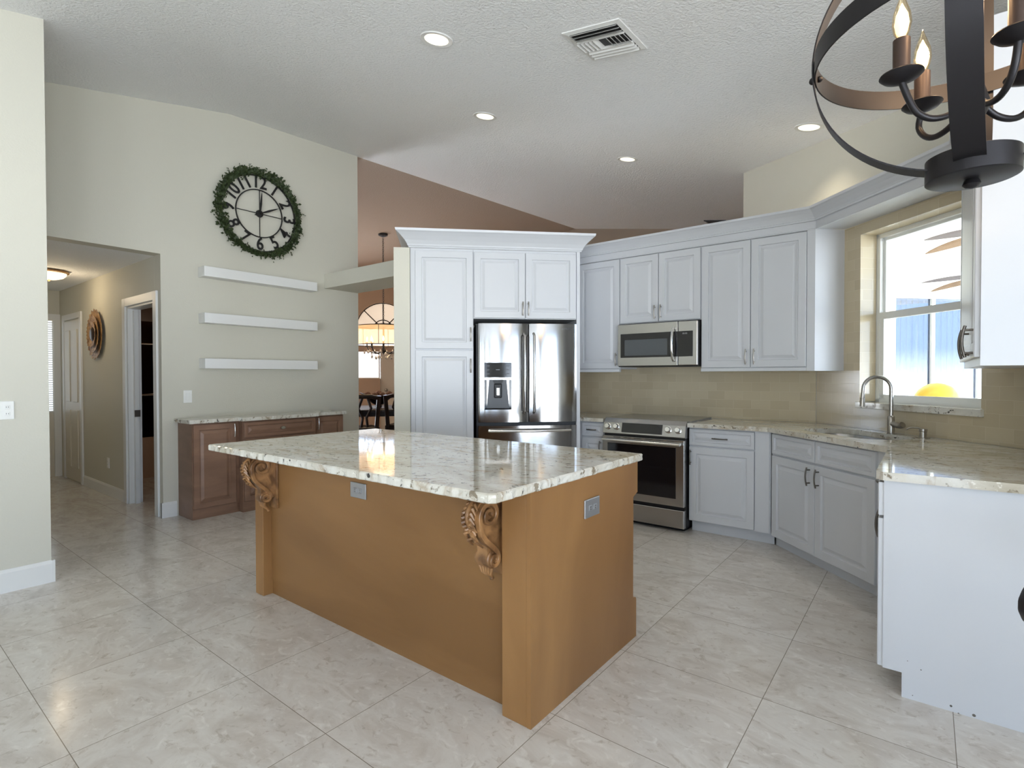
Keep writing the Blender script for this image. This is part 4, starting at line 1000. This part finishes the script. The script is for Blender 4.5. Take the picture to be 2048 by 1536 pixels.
for ang, ra in ((40, .112), (133, .117), (217, .139), (294, .132)):
    a = math.radians(ang); d = Vector((math.cos(a), math.sin(a), 0))
    pts = [d * .015 + Vector((0, 0, HZ + .01)), d * .045 + Vector((0, 0, HZ - .015)), d * .08 + Vector((0, 0, HZ - .022)), d * .108 + Vector((0, 0, HZ - .010)), d * .125 + Vector((0, 0, HZ + .018)), d * ra + Vector((0, 0, BZ - .008))]
    sm = []
    for i in range(len(pts) - 1):
        for k in range(4):
            p0 = pts[max(0, i - 1)]; p1 = pts[i]; p2 = pts[i + 1]; p3 = pts[min(len(pts) - 1, i + 2)]; u = k / 4
            sm.append(.5 * ((2 * p1) + (p2 - p0) * u + (2 * p0 - 5 * p1 + 4 * p2 - p3) * u * u + (3 * p1 - p0 - 3 * p2 + p3) * u ** 3))
    sm.append(pts[-1])
    arm = MB().tube(sm, .0062, 10).build('arm', M['iron'], t, 60)
    c = d * ra
    MB().lathe([(.001, BZ - .014), (.012, BZ - .012), (.03, BZ - .004), (.037, BZ + .003), (.036, BZ + .005), (.02, BZ + .003), (.001, BZ + .003)], c, 28).build('drip_cup', M['iron'], arm, 50)
    MB().lathe([(.0145, BZ), (.0145, BZ + .072), (.001, BZ + .074)], c, 20).build('candle_sleeve', M['copper'], arm, 50)
    z = BZ + .073
    MB().lathe([(.008, z), (.013, z + .012), (.0165, z + .03), (.0145, z + .05), (.008, z + .07), (.003, z + .085), (.001, z + .092)], c, 20).build('bulb', M['bulbgl'], arm, 60)
    MB().lathe([(.004, z + .004), (.009, z + .013), (.0125, z + .03), (.010, z + .048), (.004, z + .062), (.001, z + .07)], c, 12).build('filament', M['bulb'], arm, 60)
    l = bpy.data.lights.new('bulb_light', 'POINT'); l.energy = 2.4; l.color = (1, .66, .36); l.shadow_soft_size = .012
    o = bpy.data.objects.new('bulb_light', l); COL.objects.link(o); o.parent = t; o.location = c + Vector((0, 0, z + .105))

# black chair peeking in at the right edge
q = Vector((0, 0, CAM_H)) + ray(2038, 1205) * 1.3; q = q + rt * .222 - Vector((fw.x, fw.y, 0)).normalized() * .22
t = thing('dining_chair', 'black rounded chair back just peeking in at the right edge', 'chair', (q.x, q.y, 0), YAW)
b = MB(); n = 28; oval = [(.215 * math.cos(2 * PI * k / n) * (1 - .12 * math.sin(2 * PI * k / n)), .765 + .12 * math.sin(2 * PI * k / n)) for k in range(n)]
b.prism(oval, .20, .235, 'y', .008); b.build('backrest', M['navy'], t, 40)
MB().box(-.17, .20, -.23, .18, .43, .475, .015).build('seat', M['navy'], t, 40)
for sx in (-.13, .16):
    MB().tube([(sx, .21, .40), (sx, .22, .65)], .016, 8).build('back_post', M['navy'], t, 50)
    for sy in (-.19, .19): MB().tube([(sx, sy, .44), (sx * 1.08, sy * 1.08, 0)], [.018, .013], 8).build('leg', M['navy'], t, 50)

# ------------------------------------------------------------------ dining room seen past the pantry wall
DC = Vector((0, 0, CAM_H)) + ray(766, 470) * 10.0
dx, dy = DC.x, DC.y
t = thing('drum_chandelier', 'dining room chandelier with a sheer drum shade, lit candles and hanging crystals', 'chandelier', (dx, dy, 0))
cz = P4(dx, dy)
MB().lathe([(.001, cz - .06), (.03, cz - .055), (.085, cz - .03), (.09, cz)], seg=20).build('canopy', M['iron'], t, 40)
b = MB()
k = 0; z = cz - .06
while z > 2.32:
    b.band((0, 0, z - .03), .02, .006, .006, (Matrix.Rotation(PI / 2, 3, 'X') if k % 2 else Matrix.Rotation(PI / 2, 3, 'Y')), 10); z -= .036; k += 1
b.build('chain', M['iron'], t)
MB().lathe([(.50, 1.90), (.50, 2.25)], seg=48, cap=False).build('drum_shade', M['shade'], t, 60)
b = MB()
for zz in (1.90, 2.25): b.band((0, 0, zz), .505, .014, .01, Matrix.Identity(3), 48)
for k in range(6): a = k * PI / 3 + .2; b.tube([(.5 * math.cos(a), .5 * math.sin(a), 1.9), (.5 * math.cos(a), .5 * math.sin(a), 2.25)], .005, 6).tube([(.5 * math.cos(a), .5 * math.sin(a), 2.25), (0.02 * math.cos(a), .02 * math.sin(a), 2.31)], .005, 6)
b.build('shade_frame', M['iron'], t)
b = MB().lathe([(.001, 1.74), (.03, 1.76), (.05, 1.80), (.02, 1.86), (.012, 2.31), (.001, 2.33)], seg=16); b.build('stem', M['iron'], t, 50)
for k in range(8):
    a = k * PI / 4 + .1; d = Vector((math.cos(a), math.sin(a), 0)); rr = .30
    arm = MB().tube([d * .03 + Vector((0, 0, 1.79)), d * .14 + Vector((0, 0, 1.74)), d * .25 + Vector((0, 0, 1.78)), d * rr + Vector((0, 0, 1.86))], .009, 6).lathe([(.03, 1.865), (.03, 1.872), (.012, 1.875), (.012, 1.96), (.001, 1.962)], d * rr, 10).build('arm', M['iron'], t, 50)
    MB().lathe([(.006, 1.96), (.018, 1.985), (.014, 2.02), (.001, 2.06)], d * rr, 10).build('bulb', M['flame'], arm, 60)
    b = MB()
    for (r_, z_) in ((rr, 1.80), (.23, 1.70), (.35, 1.78), (.15, 1.68)):
        c = Vector((math.cos(a + r_ * 2) * r_, math.sin(a + r_ * 2) * r_, z_))
        b.lathe([(.001, -.05), (.014, -.03), (.016, -.012), (.004, .008), (.001, .03)], c, 6)
    b.build('crystals', M['crystal'], arm)
l = bpy.data.lights.new('chandelier_light', 'POINT'); l.energy = 16; l.color = (1, .74, .48); l.shadow_soft_size = .3
o = bpy.data.objects.new('chandelier_light', l); COL.objects.link(o); o.parent = t; o.location = (0, 0, 2.12)
va2 = math.atan2(dy, dx) - PI / 2
t = thing('dining_table', 'dark dining table below the drum chandelier', 'dining table', (dx + .15, dy - .1, 0), va2)
MB().box(-1.0, 1.0, -.9, .6, .715, .75, .008).build('tabletop', M['dwood'], t)
MB().box(-.9, .9, -.8, .5, .63, .714).build('apron', M['dwood'], t)
for sx in (-.86, .86):
    for sy in (-.76, .46): MB().lathe([(.03, 0), (.035, .1), (.045, .3), (.03, .4), (.05, .5), (.05, .64)], (sx, sy, 0), 10).build('leg', M['dwood'], t, 50)
def dchair(loc, rot, label):
    t = thing('dining_chair', label, 'chair', loc, rot, 'dark chairs at the dining table')
    MB().box(-.25, .25, -.24, .25, .40, .49, .015).build('seat', M['dwood'], t)
    for sx in (-1, 1):
        MB().tube([(sx * .20, -.21, 0), (sx * .20, -.22, .46), (sx * .215, -.25, .75), (sx * .225, -.29, 1.0)], .036, 8).build('back_post', M['dwood'], t, 50)
        MB().tube([(sx * .2, .2, 0), (sx * .2, .2, .45)], .022, 8).build('front_leg', M['dwood'], t, 50)
    MB().tube([(-.225, -.285, .96), (-.1, -.29, .99), (.1, -.29, .99), (.225, -.285, .96)], .034, 8).build('top_rail', M['dwood'], t, 50)
    b = MB()
    for s in (-1, 1): b.tube([(s * .05, -.235, .5), (s * .03, -.25, .65), (s * .10, -.27, .8), (s * .04, -.285, .98)], .022, 6)
    b.build('splat', M['dwood'], t, 50)
    return t
def onfloor(px, depth): q = Vector((0, 0, 0)) + ray(px, 768) * depth; return (q.x, q.y, 0)
c1 = dchair(onfloor(722, 8.75), va2 + .25, 'dark wooden dining chair at the left of the dining table, seen past the buffet')
dup(c1, onfloor(806, 9.2), va2 - .3, 'dark wooden dining chair half hidden behind the pantry wall')
bw = Vector(onfloor(757, 9.6)); 
t = thing('fruit_bowl', 'dark boat-shaped bowl of tan balls on the dining table', 'bowl', (bw.x, bw.y, .751), va2)
b = MB(); loops = []
prof = [(.05, .0), (.06, .03), (.05, .05), (.10, .07), (.26, .15), (.34, .22), (.33, .222), (.25, .16), (.09, .085), (.001, .08)]
for r_, z_ in prof:
    loops.append([(r_ * math.cos(2 * PI * k / 32), r_ * .55 * math.sin(2 * PI * k / 32), z_ + (.06 * (abs(math.cos(2 * PI * k / 32)) ** 3) if r_ > .2 else 0)) for k in range(32)])
b.loft(loops); b.build('bowl', M['dwood'], t, 50)
for i, (x, y, z, l) in enumerate(((-.19, -.02, .265, 'leftmost'), (-.065, -.05, .255, 'second from the left'), (.065, -.05, .255, 'third from the left'), (.19, -.02, .27, 'rightmost'), (.0, .065, .285, 'rearmost'))):
    q = Matrix.Rotation(va2, 3, 'Z') @ Vector((x, y, 0))
    tag(MB().sphere((0, 0, 0), .06, 14).build('decor_ball', M['fruit'], None, 60), 'tan decorative ball in the dark bowl, ' + l, 'ball', 'balls in the dining bowl').location = (bw.x + q.x, bw.y + q.y, .751 + z - .035)

# ------------------------------------------------------------------ patio outside the kitchen window
PC = Vector((0, 0, 0)) + ray(1858, 768) * 7.3; PC.z = 0
pr_ = Matrix.Rotation(PI / 4, 3, 'Z')
def PW(x, y): return PC + pr_ @ Vector((x, y, 0))
o = MB().box(-2.2, 3.2, 0, .15, -.05, 2.8).build('wall_patio', M['patio']); struct(at(o, PC, PI / 4))
struct(MB().prism([(.64, 2.86), (7, 2.86), (7, 12), (-1.3, 12), (-1.3, 6.2), (.64, 4.1)], -.15, -.05).build('floor_patio', M['deck']))
struct(MB().prism([(.64, 2.86), (3.9, 2.86), (3.9, 11), (-1.3, 11), (-1.3, 6.2), (.64, 4.1)], 2.72, 2.85).build('ceiling_patio', M['patio']))
struct(at(MB().box(-2.2, 3.2, -.12, -.001, 2.38, 2.45, .01).build('trim_6', M['patio']), PC, PI / 4))
dpx = lambda px: (lambda v: (v.x + v.y) / R2)((lambda d: d * ((PC).dot(Vector((-1, 1, 0))) / d.dot(Vector((-1, 1, 0)))) - PC)(Vector((ray(px, 768).x, ray(px, 768).y, 0))))
x0, xm, x1 = dpx(1783), dpx(1858), dpx(1950)
ztop = CAM_H + (749 - 597) / F_PX * 7.3
dd = at(MB().box(x0 - .04, x0, -.06, 0, 0, ztop + .04).box(xm - .025, xm + .025, -.06, 0, 0, ztop).box(x1 - .025, x1 + .025, -.06, 0, 0, ztop).box(x0, 2.2, -.06, 0, ztop, ztop + .04).box(2.16, 2.2, -.06, 0, 0, ztop).build('door_7', M['win']), PC, PI / 4); struct(dd)
MB().box(x0, 2.16, -.03, -.025, 0, ztop).build('pane', M['bluepane'], dd)
b = MB(); k = x0 + .03
while k < 2.1:
    b.prism([(k, -.018), (k + .082, -.005), (k + .082, -.003), (k, -.016)], .02, ztop - .02, 'z'); k += .088
b.build('vertical_blinds', M['vblind'], dd)
def fan(c, R, angs, label, par=None):
    t = thing('ceiling_fan', label, 'ceiling fan', c, 0, 'leaf blade fans on the patio')
    MB().lathe([(.001, -.06), (.07, -.05), (.10, 0), (.09, .05), (.03, .07), (.015, .09), (.015, 2.72 - c[2])], seg=20).build('motor', M['iron'], t, 50)
    for i, a in enumerate(angs):
        a = math.radians(a); d = Vector((math.cos(a), math.sin(a), 0)); s = Vector((-math.sin(a), math.cos(a), .35)).normalized()
        n = 12; A = []; B_ = []
        for k in range(n + 1):
            u = k / n; w_ = .052 * math.sin(PI * min(1, u * .92 + .06)) ** .8 * (1 if u < .98 else .2)
            p = d * (.10 + (R - .10) * u) + Vector((0, 0, -.06 * u * u)); A.append(p - s * w_); B_.append(p + s * w_)
        pts = A + B_[::-1]
        MB().loft([pts, [p + Vector((0, 0, .006)) for p in pts]]).build('blade', M['fanleaf'] if i % 2 else M['fangrey'], t)
    return t
fan((.56, 5.62, 2.44), .66, (207, 152, 97, 280, 30), 'patio ceiling fan with leaf blades, nearer the window and higher in view')
fan((.62, 7.98, 2.42), .78, (209, 140, 75, 280, 350), 'patio ceiling fan with leaf blades, farther from the window and lower in view')
q = Vector((0, 0, CAM_H)) + ray(1874, 812) * 5.4
t = thing('patio_table', 'round patio table outside the window, under the yellow ball', 'table', (q.x, q.y, -.05))
MB().lathe([(.40, .86), (.42, .875), (.42, .89), (0, .89)], seg=32).build('tabletop', M['patio'], t, 40); MB().lathe([(.22, 0), (.22, .02), (.03, .04), (.03, .86)], seg=20).build('pedestal', M['patio'], t, 40)
tag(MB().sphere((0, 0, 0), .2, 28).build('beach_ball', M['yellow'], None, 60), 'round yellow ball outside the kitchen window, above the sill', 'ball').location = (q.x, q.y, 1.041)
